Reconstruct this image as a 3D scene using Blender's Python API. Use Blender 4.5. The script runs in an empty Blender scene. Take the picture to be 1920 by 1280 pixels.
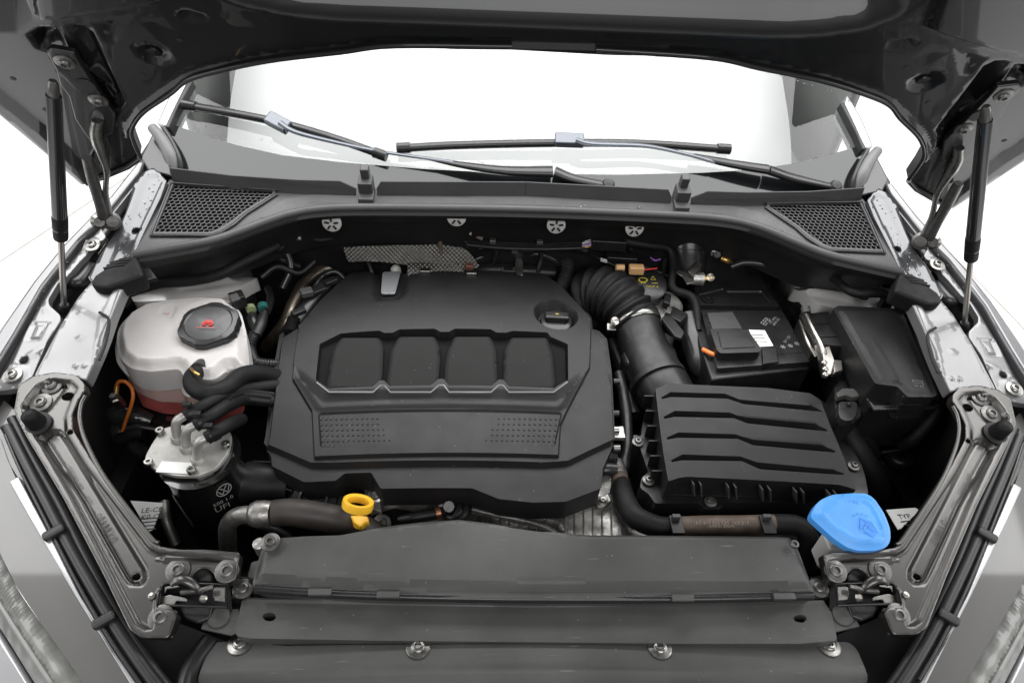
import bpy, math, random
import numpy as np
from mathutils import Vector as V, Matrix
from mathutils.geometry import delaunay_2d_cdt
random.seed(7); np.random.seed(7)
S = bpy.context.scene
COL = S.collection
# ------------------------------------------------------------------ camera
CAM = V((-0.0802, 0.0, 1.62)); YAW, ROLL, PITCH, FPX = -0.0671, 0.0625, math.radians(43), 1280.0
def _axes():
    cp, sp = math.cos(PITCH), math.sin(PITCH)
    F, U, R = V((0, cp, -sp)), V((0, sp, cp)), V((1, 0, 0))
    c, s = math.cos(ROLL), math.sin(ROLL)
    R, U = c*R + s*U, -s*R + c*U
    Z = Matrix.Rotation(YAW, 3, 'Z')
    return Z @ F, Z @ R, Z @ U
AF, AR, AU = _axes()
cd = bpy.data.cameras.new('camera'); cam = bpy.data.objects.new('camera', cd); COL.objects.link(cam)
cd.sensor_width = 36; cd.lens = FPX/1920*36; cd.clip_start = .02; cd.clip_end = 200
M3 = Matrix((AR, AU, -AF)).transposed().to_4x4(); M3.translation = CAM
cam.matrix_world = M3; S.camera = cam
# ------------------------------------------------------------------ light
W = bpy.data.worlds.new('World'); S.world = W; W.use_nodes = True
W.node_tree.nodes['Background'].inputs[0].default_value = (1, 0.99, 0.98, 1)
W.node_tree.nodes['Background'].inputs[1].default_value = 0.15
def area(name, loc, target, sx, sy, power, col=(1, 1, 1)):
    l = bpy.data.lights.new(name, 'AREA'); l.shape = 'RECTANGLE'; l.size = sx; l.size_y = sy; l.energy = power; l.color = col
    o = bpy.data.objects.new(name, l); COL.objects.link(o); o.location = loc
    o.rotation_euler = (V(target)-V(loc)).to_track_quat('-Z', 'Y').to_euler(); return o
area('ceiling_softbox', (0, 2.08, 3.3), (0, 2.08, 0), 5.4, 2.8, 315)
area('front_softbox', (0.3, -1.5, 2.9), (0, .7, .8), 2.4, 1.2, 44)
area('left_softbox', (-3.2, .5, 2.0), (-.4, .7, .8), 3.2, 1.5, 50)
area('right_softbox', (3.2, .5, 2.0), (.4, .7, .8), 3.2, 1.5, 50)
S.view_settings.view_transform = 'Standard'; S.view_settings.look = 'None'; S.view_settings.exposure = 0; S.view_settings.gamma = 1
S.cycles.max_bounces = 8; S.cycles.use_denoising = True
# ------------------------------------------------------------------ helpers
def ray(px, py): return AF + AR*((px-960)/FPX) - AU*((py-640)/FPX)
class Plane:                       # a real plane in the car that holds the x axis: z = z0 + k (y - y0)
    def __init__(s, y0, z0, k):
        a = math.atan(k); s.o = V((0, y0, z0)); s.e2 = V((0, math.cos(a), math.sin(a))); s.n = V((0, -math.sin(a), math.cos(a)))
        if s.n.dot(-AF) < 0: s.n = -s.n
        s.y0, s.z0, s.k = y0, z0, k
    def hit(s, px, py, off=0):
        d = ray(px, py); t = ((s.o + s.n*off)-CAM).dot(s.n)/d.dot(s.n); return CAM + d*t
    def uv(s, px, py):
        p = s.hit(px, py)-s.o; return (p.x, p.dot(s.e2))
    def at(s, u, v, h=0): return s.o + V((u, 0, 0)) + s.e2*v + s.n*h
def RD(px, py, dep): return CAM+ray(px, py)*dep      # a point at a given distance in front of the camera
def dep_of(p): return (V(p)-CAM).dot(AF)
def HZ(z): return Plane(.7, z, 0)
SHUT = Plane(.37, .80, .25)
def P(px, py, z): return HZ(z).hit(px, py)
def PS(px, py, h=0): return SHUT.hit(px, py, h)
def L3(loop, z): return [P(a, b, z) for a, b in loop]
SX = 1                             # -1 while the mirrored half of the car is built
def xm(p): return V((p[0]*SX, p[1], p[2]))
ROOT = {}
def tag(o, label=None, cat=None, group=None, kind=None):
    if label: o['label'] = label
    if cat: o['category'] = cat
    if group: o['group'] = group
    if kind: o['kind'] = kind
    return o
def thing(name, label, cat, loc, group=None):
    o = bpy.data.objects.new(name, None); COL.objects.link(o); o.location = xm(loc); o.empty_display_size = .02
    ROOT[o.name] = V(o.location); return tag(o, label, cat, group)
def mk(name, verts, faces, mat, parent=None, bevel=0, seg=2, sharp=32, flip=False, smooth=True, nrm=None):
    vs = [xm(v) for v in verts]; org = V((0, 0, 0))
    if parent is not None: org = ROOT[parent.name]
    me = bpy.data.meshes.new(name); me.from_pydata([tuple(v-org) for v in vs], [], [list(f)[::-1] if (SX < 0) != flip else list(f) for f in faces])
    me.update(); me.materials.append(mat)
    if smooth:
        me.polygons.foreach_set('use_smooth', [True]*len(me.polygons))
        if nrm is None: me.set_sharp_from_angle(angle=math.radians(sharp))
        else: me.normals_split_custom_set_from_vertices([(n[0]*SX, n[1], n[2]) for n in nrm])
    o = bpy.data.objects.new(name, me); COL.objects.link(o)
    if parent is not None: o.parent = parent; ROOT[o.name] = org
    if bevel:
        b = o.modifiers.new('Bevel', 'BEVEL'); b.width = bevel; b.segments = seg; b.limit_method = 'ANGLE'; b.angle_limit = math.radians(28); b.harden_normals = True
    return o
def cr(pts, n=8, closed=False):    # Catmull-Rom
    pts = [V(p) for p in pts]; out = []; N = len(pts)
    if N < 3: return pts
    for i in range(N if closed else N-1):
        if closed: p0, p1, p2, p3 = pts[i-1], pts[i], pts[(i+1) % N], pts[(i+2) % N]
        else:
            p1, p2 = pts[i], pts[i+1]; p0 = pts[i-1] if i else p1*2-p2; p3 = pts[i+2] if i+2 < N else p2*2-p1
        for k in range(n):
            t = k/n; out.append(.5*((2*p1)+(p2-p0)*t+(2*p0-5*p1+4*p2-p3)*t*t+(3*p1-p0-3*p2+p3)*t**3))
    if not closed: out.append(pts[-1])
    return out
def rnd(loop, r=6, n=4):           # round the corners of a 2-D loop
    out = []; N = len(loop)
    for i in range(N):
        a, b, c = V(loop[i-1][:2]), V(loop[i][:2]), V(loop[(i+1) % N][:2])
        la, lc = (a-b).length, (c-b).length
        if la < 1e-9 or lc < 1e-9: continue
        p = b+(a-b)/la*min(r, la*.45); q = b+(c-b)/lc*min(r, lc*.45)
        for k in range(n+1):
            t = k/n; out.append(tuple(p*(1-t)**2+b*2*t*(1-t)+q*t*t))
    return out
def tube(name, pts, r, mat, parent=None, seg=14, smooth=8, corr=None, cap=True, sharp=50, flat=1.0):
    path = cr(pts, smooth) if smooth and len(pts) > 2 else [V(p) for p in pts]
    cum = [0]
    for i in range(1, len(path)): cum.append(cum[-1]+(path[i]-path[i-1]).length)
    if corr:                       # corrugated: resample densely
        amp, pitch = corr; n = int(cum[-1]/pitch*6)+2; new = []; j = 0
        for i in range(n):
            d = cum[-1]*i/(n-1)
            while j < len(cum)-2 and cum[j+1] < d: j += 1
            t = (d-cum[j])/max(1e-9, cum[j+1]-cum[j]); new.append(path[j].lerp(path[j+1], t))
        path = new; cum = [cum[-1]*i/(n-1) for i in range(n)]
    N = len(path); rs = []
    for i in range(N):
        f = cum[i]/max(cum[-1], 1e-9)
        if isinstance(r, (int, float)): q = r
        else:
            g = f*(len(r)-1); k = min(int(g), len(r)-2); q = r[k]*(1-(g-k))+r[k+1]*(g-k)
        if corr: q += amp*math.cos(2*math.pi*cum[i]/pitch)
        rs.append(q)
    vs, fs = [], []; nv = None
    for i in range(N):
        t = (path[min(i+1, N-1)]-path[max(i-1, 0)]).normalized()
        if nv is None: nv = t.orthogonal().normalized() if abs(t.z) > .9 else t.cross(V((0, 0, 1))).normalized()
        nv = (nv-t*nv.dot(t)).normalized(); b = t.cross(nv)
        for k in range(seg):
            a = 2*math.pi*k/seg; vs.append(path[i]+(nv*math.cos(a)+b*math.sin(a)*flat)*rs[i])
    for i in range(N-1):
        for k in range(seg):
            k2 = (k+1) % seg; fs.append((i*seg+k, i*seg+k2, (i+1)*seg+k2, (i+1)*seg+k))
    if cap: fs.append(tuple(range(seg))[::-1]); fs.append(tuple((N-1)*seg+k for k in range(seg)))
    return mk(name, vs, fs, mat, parent, sharp=sharp)
def lathe(name, c, axis, prof, mat, parent=None, seg=28, sharp=32, star=None):
    ax = V(axis).normalized(); a = ax.orthogonal().normalized() if abs(ax.x) > .9 else ax.cross(V((1, 0, 0))).normalized(); b = ax.cross(a); c = V(c)
    vs, fs = [], []
    for (r, h) in prof:
        for k in range(seg):
            t = 2*math.pi*k/seg; q = r*(1+(star[1]*max(-1, min(1, 2.2*math.cos(star[0]*t))) if star and r > star[2] else 0)); vs.append(c+ax*h+(a*math.cos(t)+b*math.sin(t))*q)
    for i in range(len(prof)-1):
        for k in range(seg):
            k2 = (k+1) % seg; fs.append((i*seg+k, i*seg+k2, (i+1)*seg+k2, (i+1)*seg+k))
    fs.append(tuple(range(seg))[::-1]); fs.append(tuple((len(prof)-1)*seg+k for k in range(seg)))
    return mk(name, vs, fs, mat, parent, sharp=sharp)
def prism(name, top, depth, mat, parent=None, bevel=.002, seg=2, down=None, taper=1.0):
    top = [V(p) for p in top]; N = len(top)
    nn = V((0, 0, 0))
    for i in range(N): nn += top[i].cross(top[(i+1) % N])
    if nn.dot(CAM-top[0]) < 0: top = top[::-1]; nn = -nn
    d = V(down) if down is not None else -nn.normalized()
    c = sum(top, V((0, 0, 0)))/N
    bot = [(c+(p-c)*taper)+d*depth for p in top]
    fs = [tuple(range(N)), tuple(range(2*N-1, N-1, -1))]+[(i, N+i, N+(i+1) % N, (i+1) % N) for i in range(N)]
    return mk(name, top+bot, fs, mat, parent, bevel=bevel, seg=seg)
def box(name, c, ux, uy, uz, mat, parent=None, bevel=.002):   # centre and three half-axis vectors
    c, ux, uy, uz = V(c), V(ux), V(uy), V(uz); vs = [c+ux*a+uy*b+uz*d for d in (-1, 1) for b in (-1, 1) for a in (-1, 1)]
    fs = [(0, 2, 3, 1), (4, 5, 7, 6), (0, 1, 5, 4), (2, 6, 7, 3), (0, 4, 6, 2), (1, 3, 7, 5)]
    return mk(name, vs, fs, mat, parent, bevel=bevel, flip=ux.cross(uy).dot(uz) < 0)
def joined(name, parts, mat, parent=None, bevel=0):           # several vertex/face lists in ONE mesh
    vs, fs = [], []
    for a, b in parts:
        n = len(vs); vs += list(a); fs += [tuple(i+n for i in f) for f in b]
    return mk(name, vs, fs, mat, parent, bevel=bevel)
def boxdata(c, ux, uy, uz):
    c, ux, uy, uz = V(c), V(ux), V(uy), V(uz); vs = [c+ux*a+uy*b+uz*d for d in (-1, 1) for b in (-1, 1) for a in (-1, 1)]
    fs = [(0, 2, 3, 1), (4, 5, 7, 6), (0, 1, 5, 4), (2, 6, 7, 3), (0, 4, 6, 2), (1, 3, 7, 5)]
    if ux.cross(uy).dot(uz) < 0: fs = [f[::-1] for f in fs]
    return vs, fs
# pressed / moulded sheet: a clean outline, holes and stepped features on a real plane
def _sd(pts, loop):
    L = np.array(loop); A = L; B = np.roll(L, -1, 0); d = np.full(len(pts), 1e9); ins = np.zeros(len(pts), bool)
    for a, b in zip(A, B):
        ab = b-a; q = (ab@ab)+1e-18; t = np.clip(((pts-a)@ab)/q, 0, 1); pr = a+t[:, None]*ab
        d = np.minimum(d, np.hypot(*(pts-pr).T))
        c = ((a[1] > pts[:, 1]) != (b[1] > pts[:, 1]))
        with np.errstate(divide='ignore', invalid='ignore'):
            xi = (b[0]-a[0])*(pts[:, 1]-a[1])/(b[1]-a[1])+a[0]
        ins ^= c & (pts[:, 0] < xi)
    return np.where(ins, d, -d)
def _samp(loop, step):
    out = []
    for i in range(len(loop)):
        a = np.array(loop[i]); b = np.array(loop[(i+1) % len(loop)]); n = max(1, int(np.hypot(*(b-a))/step))
        for k in range(n): out.append(tuple(a+(b-a)*k/n))
    return out
def circ(u, v, r, n=24, sy=1.0): return [(u+r*math.cos(2*math.pi*k/n), v+r*sy*math.sin(2*math.pi*k/n)) for k in range(n)]
def pressed(name, plane, outline, mat, feats=(), holes=(), parent=None, res=.005, skirt=.01, sym=False, bow=None, rad=.006, sharp=30, outline_uv=None, zf=None, hskirt=None, soft=False):
    """outline, features (loop, height, ramp width) and holes are traced loops; a loop may be ('c', px, py, radius)"""
    def conv(lp, r=rad):
        if lp and lp[0] == 'uv': return rnd(lp[1], r)
        if lp and lp[0] == 'c': u, v = plane.uv(lp[1], lp[2]); return circ(u, v, lp[3], sy=(lp[4] if len(lp) > 4 else 1))
        return rnd([plane.uv(*q) for q in lp], r)
    if outline_uv is not None: out = outline_uv
    else:
        out = [plane.uv(*q) for q in outline]
        if sym: out = out+[(-u, v) for u, v in out[::-1]]
        out = rnd(out, rad)
    F = []
    for f in feats:
        lp = conv(f[0], f[3] if len(f) > 3 else rad); F.append((lp, f[1], f[2]))
        if sym and not (len(f) > 4 and f[4]): F.append(([(-u, v) for u, v in lp[::-1]], f[1], f[2]))
    H = []
    for h in holes:
        lp = conv(h, .003); H.append(lp)
        if sym: H.append([(-u, v) for u, v in lp[::-1]])
    O = np.array(out); lo, hi = O.min(0), O.max(0)
    g = [(x, y) for x in np.arange(lo[0], hi[0], res) for y in np.arange(lo[1], hi[1], res)]; G = np.array(g)
    ok = _sd(G, out) > res*.5
    for h in H: ok &= _sd(G, h) < -res*.4
    extra = []
    for lp, hh, w in F:
        s = _sd(G, lp); ok &= ~((np.abs(s) < res*.35) | (np.abs(s-w) < res*.35) & (s > 0))
        st_ = max(.0012, min(res*.8, w*.8)); sp = _samp(lp, st_)
        if w < 2*res: ok &= ~((s > -res*.3) & (s < w+res*.3))
        extra += sp
        n = len(sp); a = np.array(sp); t = np.roll(a, -1, 0)-np.roll(a, 1, 0); t /= (np.hypot(*t.T)[:, None]+1e-12)
        for sg in (1, -1):
            q = a+sg*w*np.c_[-t[:, 1], t[:, 0]]; s2 = _sd(q, lp); q = q[(s2 > w*.96)]; extra += [tuple(z) for z in q]
    if extra:
        E_ = np.array(extra); k = _sd(E_, out) > res*.25
        for h in H: k &= _sd(E_, h) < -res*.25
        extra = [tuple(z) for z in E_[k]]
    ol = _samp(out, res); hl = [_samp(h, res) for h in H]
    allp = [tuple(z) for z in G[ok]]+extra; base = len(allp); idx = []
    allp += ol; idx.append(list(range(base, base+len(ol))))
    for h in hl: b0 = len(allp); allp += h; idx.append(list(range(b0, b0+len(h))))
    edges = [(ix[i], ix[(i+1) % len(ix)]) for ix in idx for i in range(len(ix))]
    vo, eo, fo, ov, oe, of = delaunay_2d_cdt([V(p) for p in allp], edges, [], 0, 1e-7)
    A = np.array([tuple(v) for v in vo]); tri = np.array([list(f) for f in fo]); cen = A[tri].mean(1)
    keep = _sd(cen, out) > 0
    for h in H: keep &= _sd(cen, h) < 0
    tri = tri[keep]
    def height(A):
        h = np.zeros(len(A))
        for lp, hh, w in F:
            s = np.clip(_sd(A, lp)/max(w, 1e-6), 0, 1); h += hh*(s*s*(3-2*s))
        if zf is not None: h = h+zf(A[:, 0], A[:, 1])
        return h
    h = height(A); e = .0007
    gu = (height(A+[e, 0])-height(A-[e, 0]))/(2*e); gv = (height(A+[0, e])-height(A-[0, e]))/(2*e)
    vs = [plane.at(A[i, 0], A[i, 1], h[i]) for i in range(len(A))]
    fl = (plane.e2.cross(V((1, 0, 0)))).dot(plane.n) > 0
    fs = [tuple(t)[::-1] if fl else tuple(t) for t in tri.tolist()]
    N0 = len(vs); nr_ = [(plane.n-V((gu[i], 0, 0))-plane.e2*gv[i]).normalized() for i in range(N0)]
    # skirt: boundary edges go down
    cnt = {}
    for f in fs:
        for i in range(3):
            e = (f[i], f[(i+1) % 3]); cnt[e] = 1
    bd = [e for e in cnt if (e[1], e[0]) not in cnt]; dup = {}
    for e in bd:
        for i in e:
            if i not in dup:
                dup[i] = len(vs); sk = skirt(A[i, 0], A[i, 1]) if callable(skirt) else skirt; vs.append(V(vs[i])); vs.append(vs[i]-plane.n*sk*(.06 if soft else .0)); vs.append(vs[i]-plane.n*sk)
    nr_ += [V((0, 0, 0))]*(len(vs)-N0); on = {}
    for a, b in bd:
        t_ = (vs[b]-vs[a]).normalized().cross(plane.n)
        for q in (a, b): on[q] = on.get(q, V((0, 0, 0)))+t_
    for i, o_ in on.items():
        o_ = o_.normalized() if o_.length > 1e-6 else plane.n
        nr_[dup[i]] = (o_*.7+plane.n).normalized(); nr_[dup[i]+1] = o_; nr_[dup[i]+2] = o_; nr_[i] = (nr_[i]+o_*.5).normalized()
    for a, b in bd:
        if not soft: fs.append((b, a, dup[a]+2, dup[b]+2)); continue
        for k in (0, 1): fs.append((dup[b]+k, dup[a]+k, dup[a]+k+1, dup[b]+k+1))
    used = sorted({i for f in fs for i in f}); mp = {o: n for n, o in enumerate(used)}
    return mk(name, [vs[i] for i in used], [tuple(mp[i] for i in f) for f in fs], mat, parent, sharp=sharp, nrm=[nr_[i] for i in used] if soft else None)
def bolt(c, n, r, mat, parent, washer=True, name='bolt'):
    n = V(n).normalized(); pr = []
    if washer: pr += [(r*1.75, -.001), (r*1.75, .0012), (r*1.55, .0018), (r*1.05, .0018)]
    pr += [(r, .002), (r*.98, .0045), (r*.8, .0058), (r*.5, .006), (r*.42, .003), (.0001, .003)]
    return lathe(name, c, n, pr, mat, parent, seg=18, sharp=40)
def text(name, s, c, ux, uy, size, mat, parent, lift=.0004):
    cu = bpy.data.curves.new(name, 'FONT'); cu.body = s; cu.size = 1; cu.align_x = 'CENTER'; cu.align_y = 'CENTER'; cu.resolution_u = 2; cu.extrude = .0
    o = bpy.data.objects.new('tmp', cu); COL.objects.link(o); me = bpy.data.meshes.new_from_object(o); bpy.data.objects.remove(o)
    ux, uy = V(ux).normalized(), V(uy).normalized(); n = ux.cross(uy).normalized(); c = V(c)
    vs = [c+ux*v.co.x*size+uy*v.co.y*size+n*lift for v in me.vertices]; fs = [tuple(p.vertices) for p in me.polygons]
    return mk(name, vs, fs, mat, parent, smooth=False)
def tri_xy(pa, pb, pc):            # frame on a surface: a->b is right, a->c is up
    ux = (pb-pa).normalized(); n = ux.cross(pc-pa).normalized(); return ux, n.cross(ux)
# ------------------------------------------------------------------ materials
MATS = {}
def mat(name, col, rough=.5, metal=0, coat=0, bump=0, bs=400, var=.0, vs=30, speck=0, spec=.5, rv=.0, trans=0, alpha=1, sss=0, cr_=.05, spcol=(.35, .34, .32), scr=0):
    m = bpy.data.materials.new(name); m.use_nodes = True; nt = m.node_tree; b = nt.nodes['Principled BSDF']; L = nt.links
    c4 = (*col, 1); b.inputs['Base Color'].default_value = c4; b.inputs['Roughness'].default_value = rough; b.inputs['Metallic'].default_value = metal
    b.inputs['Coat Weight'].default_value = coat; b.inputs['Coat Roughness'].default_value = cr_; b.inputs['Specular IOR Level'].default_value = spec
    b.inputs['Transmission Weight'].default_value = trans
    if sss: b.inputs['Subsurface Weight'].default_value = sss; b.inputs['Subsurface Radius'].default_value = (.02, .016, .014); b.inputs['Subsurface Scale'].default_value = 1
    tc = nt.nodes.new('ShaderNodeNewGeometry'); pos = tc.outputs['Position']
    def noise(sc, det=3):
        n = nt.nodes.new('ShaderNodeTexNoise'); n.inputs['Scale'].default_value = sc; n.inputs['Detail'].default_value = det; L.new(pos, n.inputs['Vector']); return n.outputs['Fac']
    def ramp(fac, a, b_, ca, cb):
        r = nt.nodes.new('ShaderNodeMapRange'); r.inputs[1].default_value = a; r.inputs[2].default_value = b_; r.inputs[3].default_value = ca; r.inputs[4].default_value = cb; L.new(fac, r.inputs[0]); return r.outputs[0]
    cur = None
    if var:
        mx = nt.nodes.new('ShaderNodeMix'); mx.data_type = 'RGBA'; L.new(ramp(noise(vs, 5), .3, .7, 0, 1), mx.inputs[0])
        mx.inputs[6].default_value = (*[x*(1-var) for x in col], 1); mx.inputs[7].default_value = (*[min(1, x*(1+var)) for x in col], 1); cur = mx.outputs[2]
    if speck:
        mx = nt.nodes.new('ShaderNodeMix'); mx.data_type = 'RGBA'
        v = nt.nodes.new('ShaderNodeTexVoronoi'); v.inputs['Scale'].default_value = 55; L.new(pos, v.inputs['Vector'])
        q = ramp(v.outputs['Distance'], .035, .06, speck, 0); L.new(q, mx.inputs[0])
        if cur: L.new(cur, mx.inputs[6])
        else: mx.inputs[6].default_value = c4
        mx.inputs[7].default_value = (*spcol, 1); cur = mx.outputs[2]
    if scr:
        mp = nt.nodes.new('ShaderNodeMapping'); mp.inputs['Rotation'].default_value = (0, 0, .5); mp.inputs['Scale'].default_value = (6, 90, 6); L.new(pos, mp.inputs[0])
        n = nt.nodes.new('ShaderNodeTexNoise'); n.inputs['Scale'].default_value = 3; n.inputs['Detail'].default_value = 2; L.new(mp.outputs[0], n.inputs['Vector'])
        mx = nt.nodes.new('ShaderNodeMix'); mx.data_type = 'RGBA'; L.new(ramp(n.outputs['Fac'], .70, .76, 0, scr), mx.inputs[0])
        if cur: L.new(cur, mx.inputs[6])
        else: mx.inputs[6].default_value = c4
        mx.inputs[7].default_value = (.22, .21, .20, 1); cur = mx.outputs[2]
    if cur: L.new(cur, b.inputs['Base Color'])
    if rv: L.new(ramp(noise(vs*1.7, 4), .3, .7, max(0, rough-rv), min(1, rough+rv)), b.inputs['Roughness'])
    if bump:
        bp = nt.nodes.new('ShaderNodeBump'); bp.inputs['Strength'].default_value = bump; bp.inputs['Distance'].default_value = .001; L.new(noise(bs, 2), bp.inputs['Height']); L.new(bp.outputs[0], b.inputs['Normal'])
    MATS[name] = m; return m
PLC = mat('scuttle_plastic', (.045, .045, .046), .48, bump=.3, bs=1400, var=.12, vs=14, speck=.2, rv=.06)
PL = mat('grained_black_plastic', (.0125, .0125, .013), .42, spec=.32, bump=.35, bs=1400, var=.12, vs=14, speck=.35, rv=.06)
PADM = mat('pad_plastic', (.009, .0088, .0085), .62, spec=.2, bump=.4, bs=1200, var=.1, vs=30, speck=.3)
PLF = mat('front_grey_plastic', (.070, .070, .068), .5, bump=.3, bs=1100, var=.34, vs=7, scr=.5, speck=.5, rv=.06)
PLD = mat('dark_plastic', (.009, .009, .0095), .42, spec=.4, var=.25, vs=25, rv=.1, speck=.2)
PLS = mat('satin_black_plastic', (.016, .016, .017), .3, var=.2, vs=20, rv=.08)
BLK = mat('deep_black', (.006, .006, .006), .6, var=.3, vs=20)
RUB = mat('rubber', (.0085, .0085, .009), .55, spec=.22, bump=.3, bs=600, var=.25, vs=40, rv=.08)
RUBG = mat('grey_rubber', (.05, .05, .05), .55, var=.15, vs=30, bump=.2, bs=700)
PAINT = mat('dark_grey_metallic_paint', (.008, .0083, .009), .38, metal=.15, coat=.55, spec=.3, cr_=.03, bump=.05, bs=60)
RAIL = mat('lit_body_paint', (.185, .185, .188), .36, metal=.4, coat=.6, cr_=.08, var=.10, vs=7, rv=.08)  # dark grey body paint, its bright reflections put into a pale base
GLB = mat('glossy_black_metal', (.095, .092, .088), .34, metal=.85, coat=.4, cr_=.16, var=.12, vs=10)
ALU = mat('cast_aluminium', (.30, .29, .275), .42, metal=.9, bump=.5, bs=180, var=.22, vs=45, rv=.1)
ALUD = mat('dirty_cast_metal', (.42, .41, .39), .42, metal=.8, bump=.8, bs=160, var=.4, vs=60, rv=.12, speck=.7)
STEEL = mat('zinc_steel', (.28, .275, .26), .32, metal=1, var=.15, vs=80, rv=.08)
CHR = mat('bright_steel', (.42, .40, .37), .3, metal=1)
DSTEEL = mat('dark_steel', (.16, .155, .15), .4, metal=.8, var=.25, vs=90, rv=.1)
TANK = mat('milky_plastic', (.50, .482, .47), .36, var=.08, vs=12, sss=.25)
TANKL = mat('milky_plastic_pink', (.52, .36, .33), .38, var=.1, vs=20, sss=.2)
RED = mat('red_print', (.7, .04, .03), .5)
COOL = mat('pink_coolant', (.42, .10, .09), .35, var=.2, vs=30, sss=.1)
YEL = mat('yellow_plastic', (.95, .52, .03), .4, var=.03, vs=30, sss=.1)
BLU = mat('blue_plastic', (.09, .36, .86), .42, var=.06, vs=25, bump=.1, bs=500, sss=.08)
WHT = mat('white_label', (.82, .82, .80), .5)
WPL = mat('white_plastic', (.5, .49, .47), .45, sss=.1)
PRT = mat('white_print', (.26, .26, .25), .5)
PRD = mat('dark_print', (.03, .03, .03), .5)
YPR = mat('yellow_print', (.42, .34, .03), .5)
ORA = mat('orange_wire', (.62, .17, .03), .4)
BRS = mat('brass', (.6, .38, .12), .35, metal=.9)
TAN = mat('tan_connector', (.55, .33, .15), .5)
BRN = mat('brown_heat_sleeve', (.085, .06, .045), .6, var=.35, vs=50, rv=.1)
SLV = mat('silver_badge', (.34, .35, .36), .38, metal=.5)
FOIL = mat('heat_shield_foil', (.11, .105, .098), .38, metal=.9, var=.15, vs=60)
FOILB = mat('black_tape', (.02, .02, .02), .16, bump=.9, bs=150, var=.3, vs=90)
GFRIT = mat('black_glass_border', (.012, .013, .014), .08)
HLG = mat('headlight_housing', (.105, .103, .098), .35, var=.06, vs=6, coat=.8)
HLL = mat('headlight_lens', (.20, .20, .19), .4, coat=.3, cr_=.03, var=.1, vs=50)
CUTOUT = mat('white_cutout', (.6, .605, .605), .7)
INT = mat('cabin_grey', (.15, .155, .15), .7, var=.12, vs=4)
PILL = mat('pale_body_trim', (.42, .42, .43), .3, metal=.4, coat=.8, cr_=.06)
FLOOR = mat('white_studio_floor', (.9, .9, .895), .6)
SEAM = mat('floor_seam', (.60, .58, .54), .7)
STRUT = mat('black_lacquered_tube', (.02, .02, .02), .22, coat=1, metal=.4, var=.34, vs=7, scr=.50)
TOWER = mat('tower_paint_lit', (.5, .49, .48), .3, metal=.35, coat=.5, var=.1, vs=10)  # bright reflection on the metal put into a pale base colour
CANM = mat('glossy_canister_black', (.006, .006, .006), .18, coat=1)
LIDM = mat('brushed_lid_metal', (.42, .41, .39), .5, metal=.6, bump=.3, bs=200, var=.18, vs=40, rv=.1, speck=.5, spcol=(.2, .1, .05))
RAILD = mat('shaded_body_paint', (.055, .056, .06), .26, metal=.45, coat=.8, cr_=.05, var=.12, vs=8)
RAILM = mat('outer_wing_paint', (.13, .13, .134), .28, metal=.45, coat=.8, cr_=.05, var=.1, vs=6)  # same body paint in a mid tone, reflections put into the base
EDGEHI = mat('edge_highlight_grey', (.20, .20, .20), .3)  # light grey for the painted highlight on the cover window edge
GBK = mat('gloss_black_plastic', (.005, .005, .005), .65, spec=.08)
CAPG = mat('grey_satin_plastic', (.13, .13, .13), .5, var=.1, vs=20)
SEALB = mat('weather_strip', (.022, .022, .023), .42, var=.15, vs=20)
def glass_mat():
    m = bpy.data.materials.new('windscreen_glass'); m.use_nodes = True; nt = m.node_tree; nt.nodes.clear()
    o = nt.nodes.new('ShaderNodeOutputMaterial'); mx = nt.nodes.new('ShaderNodeMixShader'); t = nt.nodes.new('ShaderNodeBsdfTransparent'); g = nt.nodes.new('ShaderNodeBsdfGlossy'); f = nt.nodes.new('ShaderNodeFresnel')
    f.inputs[0].default_value = 1.5; g.inputs['Roughness'].default_value = .02; t.inputs[0].default_value = (.95, .955, .952, 1)
    gg = nt.nodes.new('ShaderNodeNewGeometry'); mm = nt.nodes.new('ShaderNodeMath'); mm.operation = 'MULTIPLY'; iv = nt.nodes.new('ShaderNodeMath'); iv.operation = 'SUBTRACT'; iv.inputs[0].default_value = 1; nt.links.new(gg.outputs['Backfacing'], iv.inputs[1]); nt.links.new(iv.outputs[0], mm.inputs[0]); nt.links.new(f.outputs[0], mm.inputs[1]); nt.links.new(mm.outputs[0], mx.inputs[0]); nt.links.new(t.outputs[0], mx.inputs[1]); nt.links.new(g.outputs[0], mx.inputs[2]); nt.links.new(mx.outputs[0], o.inputs[0]); return m
GLASS = glass_mat()
UP = V((0, 0, 1))
# ================================================================== setting
o = mk('floor', [V((-40, -30, 0)), V((40, -30, 0)), V((40, 50, 0)), V((-40, 50, 0))], [(0, 1, 2, 3)], FLOOR, smooth=False); tag(o, kind='structure')
def seam(a, b, w=.008):
    a = P(*a, .004); b = P(*b, .004); d = (b-a).normalized(); n = V((-d.y, d.x, 0))*w; a = a-d*2; b = b+d*6
    return [a-n, b-n, b+n, a+n], [(0, 1, 2, 3)]
o = joined('floor_seam', [seam((0, 487), (100, 421)), seam((1840, 530), (1920, 612))], SEAM); tag(o, kind='structure')
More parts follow.
